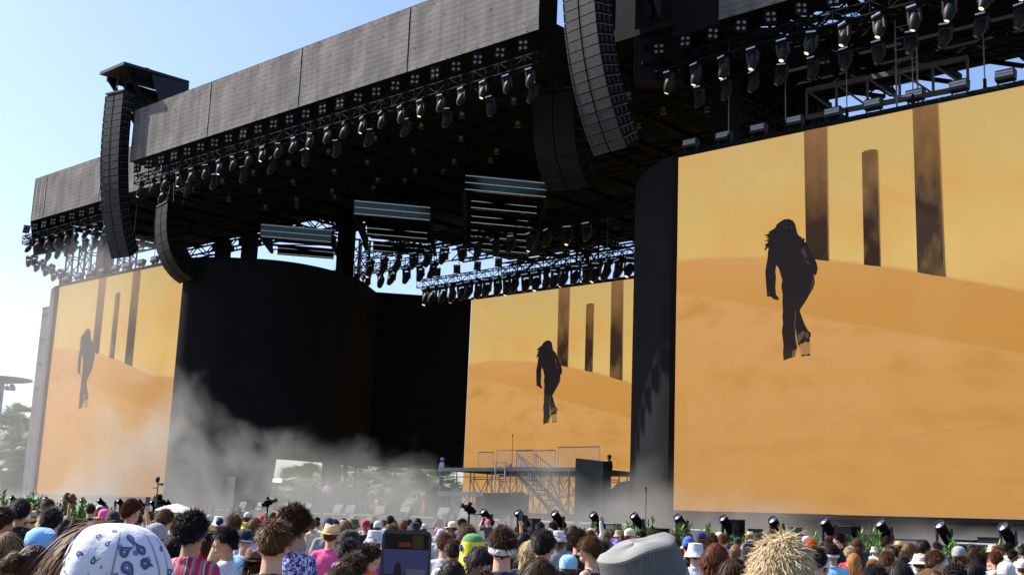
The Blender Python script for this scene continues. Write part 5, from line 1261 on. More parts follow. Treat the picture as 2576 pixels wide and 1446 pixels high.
# hero list: x, y of head top, head width (px of a 2576 px picture), turn, dict
HERO = [
 (395, 1312, 58, 25, dict(hr=('short', 'brown'), hatk=('cap', 'grey'), shirt=('tee', 'dark grey'), label='person in a pale grey cap right behind the white paisley bandana')),
 (112, 1317, 82, 20, dict(hr=None, hatk=('hood', 'light blue'), shirt=('hood', 'light blue'), label='person wrapped in a bright light blue hood')),
 (131, 1274, 50, 10, dict(hr=('short', 'black'), shirt=('tee', 'black'), label='short black haired person directly behind the light blue hood')),
 (8, 1271, 58, 40, dict(hr=('fade', 'dark brown'), shirt=('tee', 'black'), skin=1, label='person with short cropped dark hair cut by the left photo edge')),
 (22, 1333, 74, 0, dict(hr=('long', 'light brown'), shirt=('tee', 'white'), label='person with long streaked light brown hair at the left photo edge')),
 (92, 1362, 86, 62, dict(hr=('bun', 'dark brown'), face=True, skin=0, shirt=('tank', 'black'), label='woman with a dark bun in profile at the bottom left corner')),
 (14, 1414, 56, 0, dict(hr=('bun', 'black'), shirt=('tee', 'black'), label='black haired person in the bottom left corner below the dark bun')),
 (55, 1254, 42, 15, dict(hr=('messy', 'black'), skin=1, shirt=('tee', 'black'), label='tall black haired person left of the raised leather hat')),
 (62, 1285, 36, 30, dict(hr=('short', 'brown'), hatk=('straw', 'cream', 'tan'), shirt=('tee', 'white'), label='person in a pale cowboy hat at the far left')),
 (80, 1280, 33, -20, dict(hr=('short', 'brown'), hatk=('fedora', 'tan', 'brown'), shirt=('tee', 'tan'), label='person in a tan brimmed hat beside the pale cowboy hat')),
 (123, 1253, 27, 45, dict(hr=('short', 'brown'), hatk=None, shirt=('tee', 'tan'), skin=1, face=True, label='brown haired person lifting a leather hat above the crowd at far left')),
 (264, 1277, 33, 10, dict(hr=None, hatk=('scarf', 'pink'), shirt=('tee', 'black'), label='person in a bright pink headscarf')),
 (286, 1283, 40, 0, dict(hr=('short', 'black'), hatk=('beanie', 'black'), shirt=('tee', 'black'), label='person in a black beanie just right of the pink headscarf')),
 (334, 1257, 38, 50, dict(hr=('curly', 'rust'), shirt=('tee', 'tan'), face=True, label='person with curly reddish brown hair standing above the black beanie')),
 (417, 1279, 38, 40, dict(hr=('messy', 'brown'), shirt=('tee', 'grey'), label='messy brown haired person under the white parasol')),
 (252, 1269, 20, 0, dict(hr=('short', 'brown'), hatk=('cap', 'white'), shirt=('tee', 'grey'), label='person in a white cap above and left of the pink headscarf')),
 (229, 1266, 22, 0, dict(hr=('short', 'dark brown'), shirt=('tee', 'black'), label='dark haired person just left of the white cap near the pink headscarf')),
 (488, 1287, 68, 28, dict(hr=('curly', 'black'), hatk=('band', 'navy'), skin=1, shirt=('tee', 'striped red'), label='person with a navy headband and a red striped shirt')),
 (438, 1342, 42, 0, dict(hr=('long', 'black'), hatk=('band', 'black'), shirt=('tee', 'black'), label='long haired person with a black band left of the red striped shirt')),
 (572, 1322, 52, -75, dict(hr=('short', 'black'), skin=1, face=True, shirt=('tee', 'white print'), label='person in profile facing left with a white printed shirt')),
 (619, 1327, 44, 172, dict(hr=('short', 'black'), hatk=('cap', 'black'), glass='blue', shirt=('tee', 'sky'), label='person facing the camera in a black cap and blue mirrored sunglasses')),
 (640, 1374, 50, 0, dict(hr=('long', 'dark brown'), hatk=('fedora', 'brown', 'black'), shirt=('tee', 'black'), label='person in a brown felt hat with a wide brim')),
 (577, 1383, 34, 0, dict(hr=('long', 'black'), shirt=('tee', 'orange'), label='long black haired person in an orange shirt left of the brown felt hat')),
 (693, 1305, 82, 10, dict(hr=('fade', 'brown'), shirt=('tee', 'black'), label='person with a neat brown fade haircut and a black shirt')),
 (742, 1283, 62, 38, dict(hr=('afro', 'dark brown'), skin=1, glass='dark', shirt=('tee', 'blue print'), label='person with a big curly afro and a blue leaf print shirt')),
 (590, 1292, 38, 0, dict(hr=('short', 'brown'), shirt=('tee', 'tan'), label='brown haired person left of the yellow hat')),
 (642, 1300, 38, 0, dict(hr=('bob', 'brown'), shirt=('tee', 'pale purple'), label='brown bob haired person right of the yellow hat')),
 (617, 1309, 22, 20, dict(hr=('short', 'brown'), hatk=('bucket', 'yellow'), shirt=('tee', 'grey'), label='person in a small bright yellow hat')),
 (784, 1303, 24, 0, dict(hr=('short', 'light brown'), shirt=('hood', 'cream'), label='light brown haired person in a cream top right of the curly afro')),
 (450, 1287, 34, 0, dict(hr=('bob', 'brown'), shirt=('tee', 'black'), label='brown bob haired person left of the navy headband')),
 (835, 1312, 44, 10, dict(hr=('short', 'brown'), hatk=('straw', 'straw', 'tan'), shirt=('tee', 'pink'), label='person in a crumpled straw cowboy hat')),
 (882, 1329, 52, 50, dict(hr=('fade', 'black'), hatk=('cap', 'black'), face=True, shirt=('tee', 'leaf print'), label='person in a black cap looking right beside the straw cowboy hat')),
 (876, 1353, 50, 20, dict(hr=('fade', 'black'), skin=1, shirt=('tee', 'green'), label='short black haired person directly in front of the black cap looking right')),
 (891, 1388, 62, 12, dict(hr=('short', 'dark brown'), shirt=('tee', 'orange'), label='dark brown haired person left of the phone at the bottom edge')),
 (857, 1421, 66, 0, dict(hr=('messy', 'dark brown'), shirt=('tee', 'tan'), label='messy haired person cut by the bottom edge left of the phone')),
 (944, 1326, 40, 30, dict(hr=('bob', 'dark brown'), hatk=('bucket', 'white'), shirt=('tee', 'purple'), label='person in a white bucket hat behind the phone')),
 (937, 1368, 44, 40, dict(hr=('fade', 'dark brown'), skin=0, shirt=('hood', 'orange'), label='person in a bright orange jacket beside the phone')),
 (1120, 1338, 40, 0, dict(hr=('short', 'brown'), shirt=('tee', 'white'), label='brown haired person in a white shirt just right of the phone')),
 (1142, 1355, 42, 0, dict(hr=('fade', 'dark brown'), skin=1, shirt=('tee', 'white'), label='short dark haired person left of the yellow and green hood')),
 (1177, 1322, 44, 0, dict(hr=('messy', 'brown'), shirt=('tee', 'brown'), label='messy brown haired person right behind the yellow and green hood')),
 (1140, 1399, 80, 0, dict(hr=('buzz', 'black'), skin=2, shirt=('tee', 'black'), label='person with a closely shaved dark head at the bottom edge')),
 (1212, 1370, 58, 0, dict(hr=('long', 'black'), shirt=('tee', 'black'), label='person with long straight black hair left of the white headband')),
 (891, 1299, 28, 0, dict(hr=('short', 'brown'), hatk=('bucket', 'olive'), shirt=('tee', 'black'), label='person in an olive bucket hat')),
 (921, 1304, 26, 0, dict(hr=None, hatk=('scarf', 'dark red'), shirt=('tee', 'black'), label='person in a dark red headscarf')),
 (952, 1308, 24, 30, dict(hr=('short', 'brown'), hatk=('cap', 'white'), shirt=('tee', 'white'), label='person in a white cap right of the dark red headscarf')),
 (870, 1306, 30, 0, dict(hr=('bob', 'light brown'), shirt=('tee', 'black'), label='light brown haired person left of the olive bucket hat')),
 (827, 1300, 32, 0, dict(hr=('short', 'black'), hatk=('beanie', 'navy'), shirt=('tee', 'grey'), label='person in a dark navy beanie above the straw cowboy hat')),
 (1044, 1309, 28, 0, dict(hr=('short', 'black'), hatk=('bucket', 'black'), shirt=('tee', 'black'), label='person in a black bucket hat above the phone')),
 (1110, 1327, 24, 0, dict(hr=None, hatk=('scarf', 'pale purple'), shirt=('tee', 'white'), label='person in a pale purple headscarf')),
 (1101, 1325, 15, 0, dict(hr=('short', 'brown'), hatk=('cap', 'pink'), shirt=('tee', 'white'), label='person in a small pink cap left of the pale purple headscarf')),
 (1067, 1316, 18, 0, dict(hr=('short', 'brown'), hatk=('cap', 'white'), shirt=('tee', 'white'), label='person in a white cap above the right corner of the phone')),
 (1266, 1323, 68, 0, dict(hr=('short', 'dark brown'), hatk=('band', 'white'), skin=0, shirt=('tee', 'navy'), label='person with a wide white headband round brown hair')),
 (1369, 1330, 58, 15, dict(hr=('fade', 'black'), skin=0, shirt=('tee', 'black'), label='short black haired person right of the white headband')),
 (1357, 1398, 86, 0, dict(hr=('bob', 'dark brown'), shirt=('tee', 'white'), label='person with straight dark brown hair at the bottom edge right of the white headband')),
 (1406, 1328, 34, 0, dict(hr=('bob', 'light brown'), hatk=('bucket', 'white'), shirt=('tee', 'grey'), label='person in a clean white bucket hat right of the white headband')),
 (1431, 1392, 50, 0, dict(hr=('short', 'brown'), hatk=('cap', 'sky', 'white'), shirt=('tee', 'navy'), label='person in a pale blue cap left of the big grey hat')),
 (1485, 1347, 48, -70, dict(hr=('messy', 'brown'), face=True, glass='dark', skin=0, shirt=('tank', 'black'), label='bare shouldered person in sunglasses facing left beside the big grey hat')),
 (1455, 1331, 38, 0, dict(hr=('curly', 'dark brown'), shirt=('tee', 'black'), label='curly haired person below the raised fist')),
 (1318, 1337, 34, 0, dict(hr=('bob', 'black'), shirt=('tee', 'black'), label='black bob haired person between the white headband and the short black haired head')),
 (1334, 1356, 42, 0, dict(hr=('long', 'blond'), shirt=('tee', 'black'), label='long blond haired person behind the straight dark brown hair')),
 (1486, 1332, 20, 0, dict(pose='raise', hr=('short', 'brown'), skin=0, shirt=('tank', 'white'), label='person raising a clenched fist high above the crowd')),
 (1585, 1327, 27, 60, dict(hr=('short', 'brown'), hatk=('cap', 'cream'), shirt=('tee', 'red'), face=True, label='person in a cream cap above the big grey hat')),
 (1215, 1428, 74, 0, dict(hr=('short', 'dark brown'), shirt=('tee', 'black'), label='dark haired person cut by the bottom edge below the long straight black hair')),
 (1732, 1348, 33, 0, dict(hr=('short', 'black'), hatk=('beanie', 'blue'), shirt=('tee', 'black'), label='person in a bright blue beanie')),
 (1750, 1357, 44, 0, dict(hr=('short', 'brown'), hatk=('bucket', 'white'), shirt=('tee', 'white'), label='person in a fluffy white hat in front of the blue beanie')),
 (1800, 1362, 58, 0, dict(hr=('bob', 'rust'), shirt=('tee', 'brown'), label='rust coloured bob haired person right of the big grey hat')),
 (1850, 1366, 32, 0, dict(hr=('bun', 'light brown'), shirt=('tee', 'tan'), label='person with pinned up light brown hair right of the rust coloured hair')),
 (1893, 1360, 48, 0, dict(hr=('fade', 'black'), skin=2, shirt=('tee', 'pink'), label='black haired person left of the bleached blond head')),
 (1845, 1398, 60, 0, dict(hr=('long', 'dark brown'), shirt=('tee', 'navy'), label='long dark brown haired person at the bottom edge left of the bleached blond head')),
 (1968, 1344, 146, 0, dict(hr=('messy', 'blond'), skin=0, shirt=('tee', 'pink'), label='person with messy bleached blond hair in the foreground')),
 (2039, 1356, 27, 0, dict(hr=('curly', 'orange'), skin=0, shirt=('tee', 'black'), label='person with bright orange curly hair')),
 (2056, 1374, 46, 0, dict(hr=('short', 'black'), shirt=('tee', 'black'), label='black haired person right behind the bleached blond head')),
 (2094, 1366, 34, 0, dict(hr=('fade', 'black'), hatk=('band', 'white'), shirt=('tee', 'sky'), skin=1, label='person with a thin white band in black hair and a pale blue shirt')),
 (2066, 1392, 46, 25, dict(hr=('short', 'brown'), hatk=('cap', 'flower cap'), shirt=('tee', 'white'), label='person in a white cap dotted with blue flowers')),
 (2148, 1387, 38, 0, dict(hr=('pony', 'ginger'), shirt=('tank', 'black'), label='person with a ginger ponytail')),
 (2138, 1373, 24, 20, dict(hr=('short', 'blond'), shirt=('tee', 'red'), label='short blond haired person just above the ginger ponytail')),
 (2402, 1412, 56, 0, dict(hr=('braids', 'black'), skin=2, shirt=('tee', 'grey'), label='person with tight black braided rows at the bottom edge')),
 (2315, 1383, 42, 0, dict(hr=('short', 'brown'), hatk=('sunhat', 'cream', 'white'), shirt=('tee', 'white'), label='person in a cream sun hat with a white band')),
 (2352, 1382, 42, 60, dict(hr=('short', 'brown'), face=True, shirt=('tee', 'black'), label='person with a brown quiff in profile right of the cream sun hat')),
 (2411, 1371, 36, -30, dict(hr=('bob', 'brown'), hatk=('cap', 'grey'), shirt=('tee', 'black'), label='person in a grey cap above the black braided rows')),
 (2265, 1411, 54, 150, dict(hr=('bob', 'black'), glass='dark', face=True, skin=1, shirt=('tee', 'black'), label='woman with dark sunglasses facing back near the bottom edge')),
 (2203, 1417, 60, 0, dict(hr=('short', 'black'), shirt=('tee', 'navy'), label='black haired person at the bottom edge left of the woman in sunglasses')),
 (2505, 1382, 31, 0, dict(hr=('short', 'rust'), skin=1, shirt=('tee', 'white'), label='person with rust red short hair near the right edge')),
 (2463, 1391, 28, -70, dict(hr=('fade', 'black'), skin=1, face=True, shirt=('tee', 'blue'), label='person in a bright blue shirt facing left near the right edge')),
 (2530, 1410, 46, -30, dict(hr=('short', 'brown'), hatk=('cap', 'white'), shirt=('tee', 'sky'), label='person in a pale white cap near the bottom right corner')),
 (2338, 1425, 66, 0, dict(hr=('long', 'light brown'), hatk=None, shirt=('tee', 'white'), label='light brown haired person at the bottom edge left of the black braided rows')),
 (2451, 1407, 42, 0, dict(hr=('long', 'black'), shirt=('tee', 'black'), label='long black haired person right of the black braided rows')),
 (2572, 1404, 32, 0, dict(hr=('short', 'brown'), hatk=('cap', 'white'), shirt=('tee', 'grey'), label='person in a white cap cut by the right photo edge')),
 (2231, 1383, 36, 10, dict(hr=('short', 'brown'), shirt=('tee', 'grey'), label='brown haired person above the woman in sunglasses')),
 (2197, 1404, 28, 0, dict(hr=('short', 'ginger'), shirt=('hood', 'red'), label='person in a red top right of the ginger ponytail')),
 (2275, 1398, 27, 0, dict(hr=('short', 'black'), shirt=('tee', 'white'), label='black haired person in a white shirt behind the woman in sunglasses')),
 (1630, 1352, 26, 0, dict(hr=('short', 'black'), shirt=('tee', 'black'), label='black haired person hidden behind the big grey hat')),
 (988, 1318, 34, 0, dict(hr=('short', 'brown'), shirt=('tee', 'tan'), label='brown haired person above the left corner of the phone')),
]
LAND = []
XY = []
for (x, y, wpx, turn, kw) in HERO:
    kw = dict(kw); lab = kw.pop('label'); hatted = bool(kw.get('hatk')) and kw['hatk'][0] != 'band'
    p, s, dz = spot(x, y, wpx, hatted); kw.setdefault('tr', ('long', random.choice(['denim', 'black', 'grey'])))
    pz = p + V((0, 0, max(-.25, min(.25, dz))))
    t = person(pz, facing(p, turn), s, lab, **kw); XY.append((p.x, p.y, .34)); LAND.append((x, y, lab))
    PEOPLE.append((x, wpx, y, dz))
# ================================================================== SPECIAL FIGURES
def rot_of(o): return Matrix.Rotation(o.rotation_euler.z, 3, 'Z')
# --- foreground person with white paisley bandana
p, s, dz = spot(262, 1299, 168, False)
t = person(p, facing(p, -4), s, 'person with a white bandana printed with navy paisley in the left foreground', hr=('long', 'brown'), shirt=('tee', 'white'), skin=0)
for k_ in t.children:
    if k_.name.startswith('hair'): k_.scale = (1.1, 1.06, 1.0); k_.location = (-.012, 0, .0)
def KS(a, v):                                           # kerchief surface; a: angle, v: 0 at the crown to 1 at the hem
    back = max(0, -math.sin(a)); right = max(0, math.cos(a - R(-25)))
    z = .142 * math.cos(v * 1.45) - .02 - (.085 * v ** 3) * (.35 + back) - .03 * right * v ** 2
    r = .124 * math.sin(min(1, v * 1.35) * math.pi / 2) ** .8
    r *= 1 + .16 * v ** 2 + .24 * right * v ** 2.2 + .22 * max(0, math.cos(a - R(212))) ** 4 * v ** 3
    r *= 1 + v * v * (.06 * math.sin(a * 5 + 1) + .035 * math.sin(a * 11 + v * 4) - .05 * abs(math.sin(a * 2.5 + .6)) ** .5) + .02 * math.sin(a * 3 + 2) * v
    return HC + V((math.cos(a) * r * .97 + .034, math.sin(a) * r * 1.10 - .040, z + .004 * math.sin(a * 9 + v * 9) * v))
b = MB(); na, nv_ = 72, 22
b.sheet([[KS(2 * math.pi * i / na, .001 + j / nv_) for i in range(na + 1)] for j in range(nv_ + 1)])
b.sheet([[HC + (KS(2 * math.pi * i / na, .6 + .4 * j / 8) - HC) * .985 for i in range(na + 1)] for j in range(9)])
def KN(a, v, k=.0016):
    q = KS(a, v); n = (KS(a + .01, v) - q).cross(KS(a, v + .01) - q).normalized()
    if n.dot(q - HC) < 0: n = -n
    return q + n * k
def stroke(pts, wd, closed=True):
    n = len(pts); vs = []
    for i in range(n):
        x0, y0 = pts[i - 1] if (closed or i) else pts[0]; x1, y1 = pts[(i + 1) % n] if (closed or i < n - 1) else pts[-1]
        dx, dy = x1 - x0, y1 - y0; l = math.hypot(dx, dy) or 1; nx, ny = -dy / l * wd, dx / l * wd; x, y = pts[i]
        vs += [KN((x - nx) / .11, (y - ny) / .24), KN((x + nx) / .11, (y + ny) / .24)]
    b.add(vs, [(2 * i, 2 * i + 1, (2 * i + 3) % (2 * n), (2 * i + 2) % (2 * n)) for i in range(n if closed else n - 1)], 1)
def paisley(cx, cy, sz, ang, inner=True):
    def pt(t, k):
        x = .62 * math.sin(t) * math.sin(t / 2) ** 1.1; y = -math.cos(t) * .75; x += .75 * max(0, -y + .1) ** 2.2
        x = .02 + (x - .02) * k; y = .22 + (y - .22) * k
        return (cx + (x * math.cos(ang) - y * math.sin(ang)) * sz, cy + (x * math.sin(ang) + y * math.cos(ang)) * sz)
    for k, wd in ((1, .0014), (.74, .0008)) + (((.42, .0011),) if inner else ()):
        stroke([pt(2 * math.pi * i / 26, k) for i in range(26)], wd)
    if inner:
        for i in range(22):
            q = pt(2 * math.pi * i / 22, 1.17); stroke([(q[0] + .0014 * math.cos(e), q[1] + .0014 * math.sin(e)) for e in (0, 2.1, 4.2)], .0007)
def blossom(cx, cy, r):
    stroke([(cx + r * (1 + .3 * math.cos(5 * e)) * math.cos(e), cy + r * (1 + .3 * math.cos(5 * e)) * math.sin(e)) for e in [i * .314 for i in range(20)]], .0009)
    stroke([(cx + r * .35 * math.cos(e), cy + r * .35 * math.sin(e)) for e in (0, 1.57, 3.14, 4.7)], .0009)
A0 = -math.pi / 2 * .11
for (x, y, sz, an) in [(.03, .100, .017, 2.4), (.012, .130, .018, .6), (.046, .128, .018, -1.0), (.020, .165, .019, 2.2), (.058, .155, .017, 1.2), (.040, .188, .019, .3), (.008, .200, .018, 3.6), (.070, .198, .017, 2.0), (.030, .225, .019, .9), (.062, .232, .018, 4.0)]: paisley(A0 + x, y, sz, an)
for (x, y) in [(.035, .135), (.062, .19), (-.004, .178), (.03, .232), (.0, .125), (.065, .15), (.04, .190), (.075, .225)]: blossom(A0 + x, y, .0052)
for (x, y, an) in [(-.03, .12, .4), (-.055, .16, -.4), (-.04, .20, .8), (-.075, .205, .2), (-.02, .235, -.5), (-.085, .15, 1), (-.06, .10, .3), (-.02, .075, 1.4), (.12, .13, .3), (.14, .18, 1), (.115, .21, -.4), (.16, .12, .2), (.165, .22, .7)]: paisley(A0 + x, y, .009, an, False)
for x0, y0, x1, y1 in [(.0, .085, -.022, .238), (.085, .095, .098, .238), (.128, .09, .135, .235)]:      # dotted borders
    for i in range(26):
        f = i / 25; cx, cy = A0 + x0 + (x1 - x0) * f, y0 + (y1 - y0) * f; stroke([(cx + .0022 * math.cos(e), cy + .0028 * math.sin(e)) for e in (0, 1.57, 3.14, 4.7)], .0007)
b.build('bandana', [mat('bandana_cotton', (.66, .67, .74), .8, 0, .2, bump=.15, bscale=60), mat('bandana_print', (.055, .07, .22), .85)], t, smooth=True)
HEROXY = [(p.x, p.y)]
# --- foreground person with the big grey hat
c = at_d(1630, 1493, 3.0); rz = facing(c, 4); s = (c.z + .012) / 1.632
t = person(V((c.x, c.y, 0)), rz, s, 'person in a big tilted grey hat with mesh sides in the foreground', hr=('short', 'dark brown'), shirt=('tee', 'grey'), skin=1, under=True)
rt = rotY(R(-18)) @ rotX(R(9)); hc = HC + V((0, 0, .025))
GH = noise_mat('grey_hat_canvas', (.19, .19, .175), (.23, .23, .215), 9, .85, .25, 90)
def mesh_fabric():
    m = bpy.data.materials.new('hat_mesh_fabric'); m.use_nodes = True; tt = m.node_tree; bb = tt.nodes['Principled BSDF']; bb.inputs['Roughness'].default_value = .9
    tc = tt.nodes.new('ShaderNodeTexCoord'); vo = tt.nodes.new('ShaderNodeTexVoronoi'); vo.inputs['Scale'].default_value = 260; vo.inputs['Randomness'].default_value = .15
    cr = tt.nodes.new('ShaderNodeValToRGB'); cr.color_ramp.elements[0].color = (.03, .03, .035, 1); cr.color_ramp.elements[1].color = (.11, .11, .105, 1)
    cr.color_ramp.elements[0].position = .2; cr.color_ramp.elements[1].position = .5
    tt.links.new(tc.outputs['Object'], vo.inputs['Vector']); tt.links.new(vo.outputs['Distance'], cr.inputs[0]); tt.links.new(cr.outputs[0], bb.inputs[0]); return m
b = MB(); wob = lambda a, r, z: (1 + .015 * math.sin(a * 3 + z * 30) + .012 * math.sin(a * 7), .004 * math.sin(a * 4))
b.lathe(hc, [(0, .118), (.05, .12), (.088, .116), (.098, .108)], 48, 0, rot=rt, sy=1.12, fn=wob)
b.lathe(hc, [(.098, .108), (.102, .104), (.1015, .098)], 48, 0, rot=rt, sy=1.12, fn=wob)
b.lathe(hc, [(.1015, .098), (.104, .06), (.107, .022)], 48, 1, rot=rt, sy=1.12, fn=wob)
b.lathe(hc, [(.107, .022), (.1095, .02), (.11, -.012), (.113, -.014)], 48, 0, rot=rt, sy=1.12, fn=wob)
b.build('hat_crown', [GH, mesh_fabric()], t, smooth=True)
b = MB(); fb = lambda a, r, z: (1 + .02 * math.sin(a * 5) * (r - .11) / .08, -.02 * (r - .11) / .08 + .03 * max(0, math.cos(a)) * (r - .11) / .08)
prof = [(.112, -.012)] + [(.112 + .011 * i, -.014 - .004 * i + (.0015 if i % 2 else 0)) for i in range(1, 8)] + [(.205, -.045)] + [(.112 + .011 * i, -.019 - .004 * i) for i in range(7, 0, -1)]
b.lathe(hc, prof, 48, 0, rot=rt, sy=1.08, fn=fb); b.build('hat_brim', GH, t, smooth=True); HEROXY.append((c.x, c.y))
# --- phone held up in the middle foreground
pc = at_d(1018, 1463, 1.91); s = .91; rz = facing(pc, 0)
hold = V((0, .285, 1.80))
base = pc - Matrix.Rotation(rz, 3, 'Z') @ (hold * s)
t = person(V((base.x, base.y, max(0, base.z * 0))), rz, s, 'person below the frame whose two hands hold up the black phone', pose='phone', hr=('short', 'dark brown'), shirt=('tee', 'black'), skin=0)
HEROXY.append((base.x, base.y))
zoff = pc.z
ph = thing('phone', 'large black phone held up in the middle foreground, filming the stage', 'phone', pc, rz)
b = MB(); W2, H2, r = .039, .080, .011
out = []
for cx, cz, a0 in ((W2 - r, H2 - r, 0), (-W2 + r, H2 - r, 90), (-W2 + r, -H2 + r, 180), (W2 - r, -H2 + r, 270)):
    for k in range(6): a = R(a0 + k * 18); out.append((cx + r * math.cos(a), 0, cz + r * math.sin(a)))
b.prism([(x, -.005, z) for x, _, z in out], (0, .010, 0)); b.build('body', mat('phone_case', (.012, .012, .016), .25, .3, .8), ph)
def PR(x0, z0, x1, z1, k): return [(x0, -.0052 - k * .0002, z0), (x1, -.0052 - k * .0002, z0), (x1, -.0052 - k * .0002, z1), (x0, -.0052 - k * .0002, z1)]
def em(name, c, e=1): return mat(name, (0.003, .003, .003), .3, 0, .15, emit=e * 2 ** -EXPO, ecol=s2l(c))
b = MB(); w_ = .0345
for q, m in ((PR(-w_, -.074, w_, .074, 0), 0), (PR(-w_, -.06, w_, .050, 1), 1), (PR(-.012, .054, .006, .061, 1), 2), (PR(.009, .052, .026, .072, 1), 3), (PR(-w_, -.06, w_, .012, 2), 4), (PR(.002, -.045, .031, .020, 3), 5)):
    b.add(q, [(0, 1, 2, 3)], m)
b.add([(x, -.006, z) for x, z in [(-.019, .012), (-.017, .026), (-.012, .031), (-.008, .028), (-.006, .012), (-.002, -.01), (-.022, -.01)]], [tuple(range(7))], 4)
b.add([(x, -.0062, z) for x, z in [(-.028, -.01), (-.01, .006), (.0, .009), (.004, .0), (.002, -.055), (-.03, -.055)]], [tuple(range(6))], 0)
b.add([(x, -.0062, z) for x, z in [(.012, .004), (.018, .012), (.022, .004), (.016, -.01)]], [tuple(range(4))], 4)
b.build('screen', [em('ph_black', (8, 7, 9)), em('ph_blue', (42, 46, 84)), em('ph_orange', (74, 30, 16)), em('ph_yellow', (38, 34, 12)), em('ph_dark', (20, 18, 26)), em('ph_grey', (66, 66, 78))], ph)
# --- yellow and green hood with blue flowers
p, s, dz = spot(1191, 1338, 54, False)
t = person(p, facing(p, 8), s, 'person in a yellow and green hood with blue flowers', hr=None, shirt=('hood', 'yellow'))
b = MB(); ff = lambda a, r, z: (1 + .04 * math.sin(a * 3 + z * 20), 0); hcn = HC + V((0, -.02, -.02))
b.lathe(hcn, [(.13, -.17), (.115, -.11), (.108, -.03), (.108, .05), (.1, .08)], 28, 0, sx=.95, sy=1.15, fn=ff); b.lathe(hcn, [(.1, .08), (.085, .115), (.05, .142), (0, .15)], 28, 1, sx=.95, sy=1.15, fn=ff)
for a0, z0 in ((-70, .02), (-108, -.06), (-45, -.08), (-140, .03)):
    a = R(a0)
    for k in range(5):
        e = k * 1.2566; b.ell(hcn + V((math.cos(a + .16 * math.cos(e)) * .108, math.sin(a + .16 * math.cos(e)) * .128, z0 + .018 * math.sin(e))), (.012, .009, .012), 8, 5, 2)
    b.ell(hcn + V((math.cos(a) * .115, math.sin(a) * .135, z0)), (.006, .006, .006), 6, 4, 3)
b.build('hood', [CL['yellow'], CL['green'], CL['blue'], CL['pink']], t, smooth=True); HEROXY.append((p.x, p.y))
CL['amber'] = cloth('amber', (.85, .42, .03)); b.v and None
t.children[-1].data.materials[0] = CL['amber']
# --- round woven amber hat behind the afro
p, s, dz = spot(729, 1275, 36, True)
t = person(p, facing(p, 0), s, 'person in a big round woven amber hat behind the curly afro', hr=('short', 'dark brown'), shirt=('tee', 'grey'))
b = MB(); b.lathe(HC + V((0, 0, .0)), [(.19, -.03), (.185, .03), (.16, .085), (.11, .13), (.05, .152), (0, .157)], 32)
for k in range(16): 
    a = k * math.pi / 8; b.path([HC + V((math.cos(a + .5 * q) * r_, math.sin(a + .5 * q) * r_, z_)) for q, (r_, z_) in enumerate([(.194, -.02), (.187, .035), (.162, .09), (.112, .134), (.05, .156)])], .004, 4, 1)
b.build('woven_hat', [CL['amber'], CL['brown']], t, smooth=True); HEROXY.append((p.x, p.y))
# --- lifted leather hat, parasol, raised phones
def handpos(t, pose='raise', side='R'):
    j = joints(pose); return t.location + Matrix.Rotation(t.rotation_euler.z, 3, 'Z') @ (j['ha' + side] + V((0, .0, .03))) * t.scale.x
p, s, dz = spot(150, 1266, 24, False); s = .93
t = person(p, facing(p, 60), s, 'person at far left lifting a brown leather hat with one hand', pose='raise', hr=('short', 'brown'), shirt=('tee', 'black'), skin=1)
h = handpos(t); o = part(HATM['fedora'], 'leather_hat', None, [CL['brown'], CL['black']]); o.matrix_world = Matrix.Translation(h) @ Matrix.Rotation(R(30), 4, 'Z') @ Matrix.Rotation(R(50), 4, 'Y') @ Matrix.Translation(-HC)
tag(o, 'brown leather hat with wide brim held above the heads at far left', 'hat'); HEROXY.append((p.x, p.y))
p = at_d(455, 1290, 19); p.z = 0; s = .9
t = person(p, facing(p, 0), s, 'person holding up the white paper parasol', pose='raise', hr=('short', 'black'), shirt=('tee', 'grey')); HEROXY.append((p.x, p.y))
h = handpos(t); q = at_d(447, 1266, 19)
t = thing('parasol', 'white paper parasol tilted above the heads on the left', 'parasol', (h.x, h.y, h.z - .12)); tip = q - t.location
b = MB(); b.tube((0, 0, -.1), tip + V((0, 0, .02)), .008, n=6); b.build('handle', STK, t)
b = MB(); b.lathe(tip, [(0, .0), (.03, -.005), (.2, -.055), (.33, -.115), (.325, -.118), (.2, -.062), (0, -.012)], 24, rot=rotY(R(4)))
for k in range(12): a = k * math.pi / 6; b.tube(tip + V((0, 0, -.01)), tip + V((math.cos(a) * .32, math.sin(a) * .32, -.122)), .003, n=4, m=1)
b.build('canopy', [mat('parasol_paper', (.72, .68, .60), .8), STK], t); 
def small_phone(pos, rz, label, land=False):
    t = thing('phone', label, 'phone', pos, rz); b = MB(); b.box((0, 0, 0), (.15, .009, .075) if land else (.075, .009, .15)); b.build('body', mat('phone_case', (.012, .012, .016), .25, .3, .8), t)
    b = MB(); b.box((0, -.0055, 0), (.14, .002, .066) if land else (.066, .002, .14)); b.build('screen', mat('phone_glass', (.03, .03, .05), .1, 0, .9), t)
for i, (px, y, wpx, lab, pose, land) in enumerate([(341, 1296, 26, 'below the messy brown hair at left', 'raise', False), (272, 1278, 18, 'above the pink headscarf', 'raise', False),
      (1282, 1338, 26, 'just right of the white headband', 'raise', False), (1308, 1342, 24, 'held sideways right of the white headband', 'phone', True), (158, 1275, 16, 'beside the lifted leather hat', 'raise', False)]):
    p, s, dz = spot(px - 3, y, wpx, False); s = .9
    t = person(p, facing(p, 0), s, f'person holding up a small phone {lab}', pose=pose, hr=('short', 'dark brown'), shirt=('tee', ['black', 'navy', 'grey'][i % 3]), skin=i % 2); HEROXY.append((p.x, p.y))
    q = (handpos(t, pose) + (handpos(t, pose, 'L') - handpos(t, pose)) * (.5 if land else 0)) + V((0, 0, .07)); small_phone(q, t.rotation_euler.z, f'small raised phone {lab}', land)
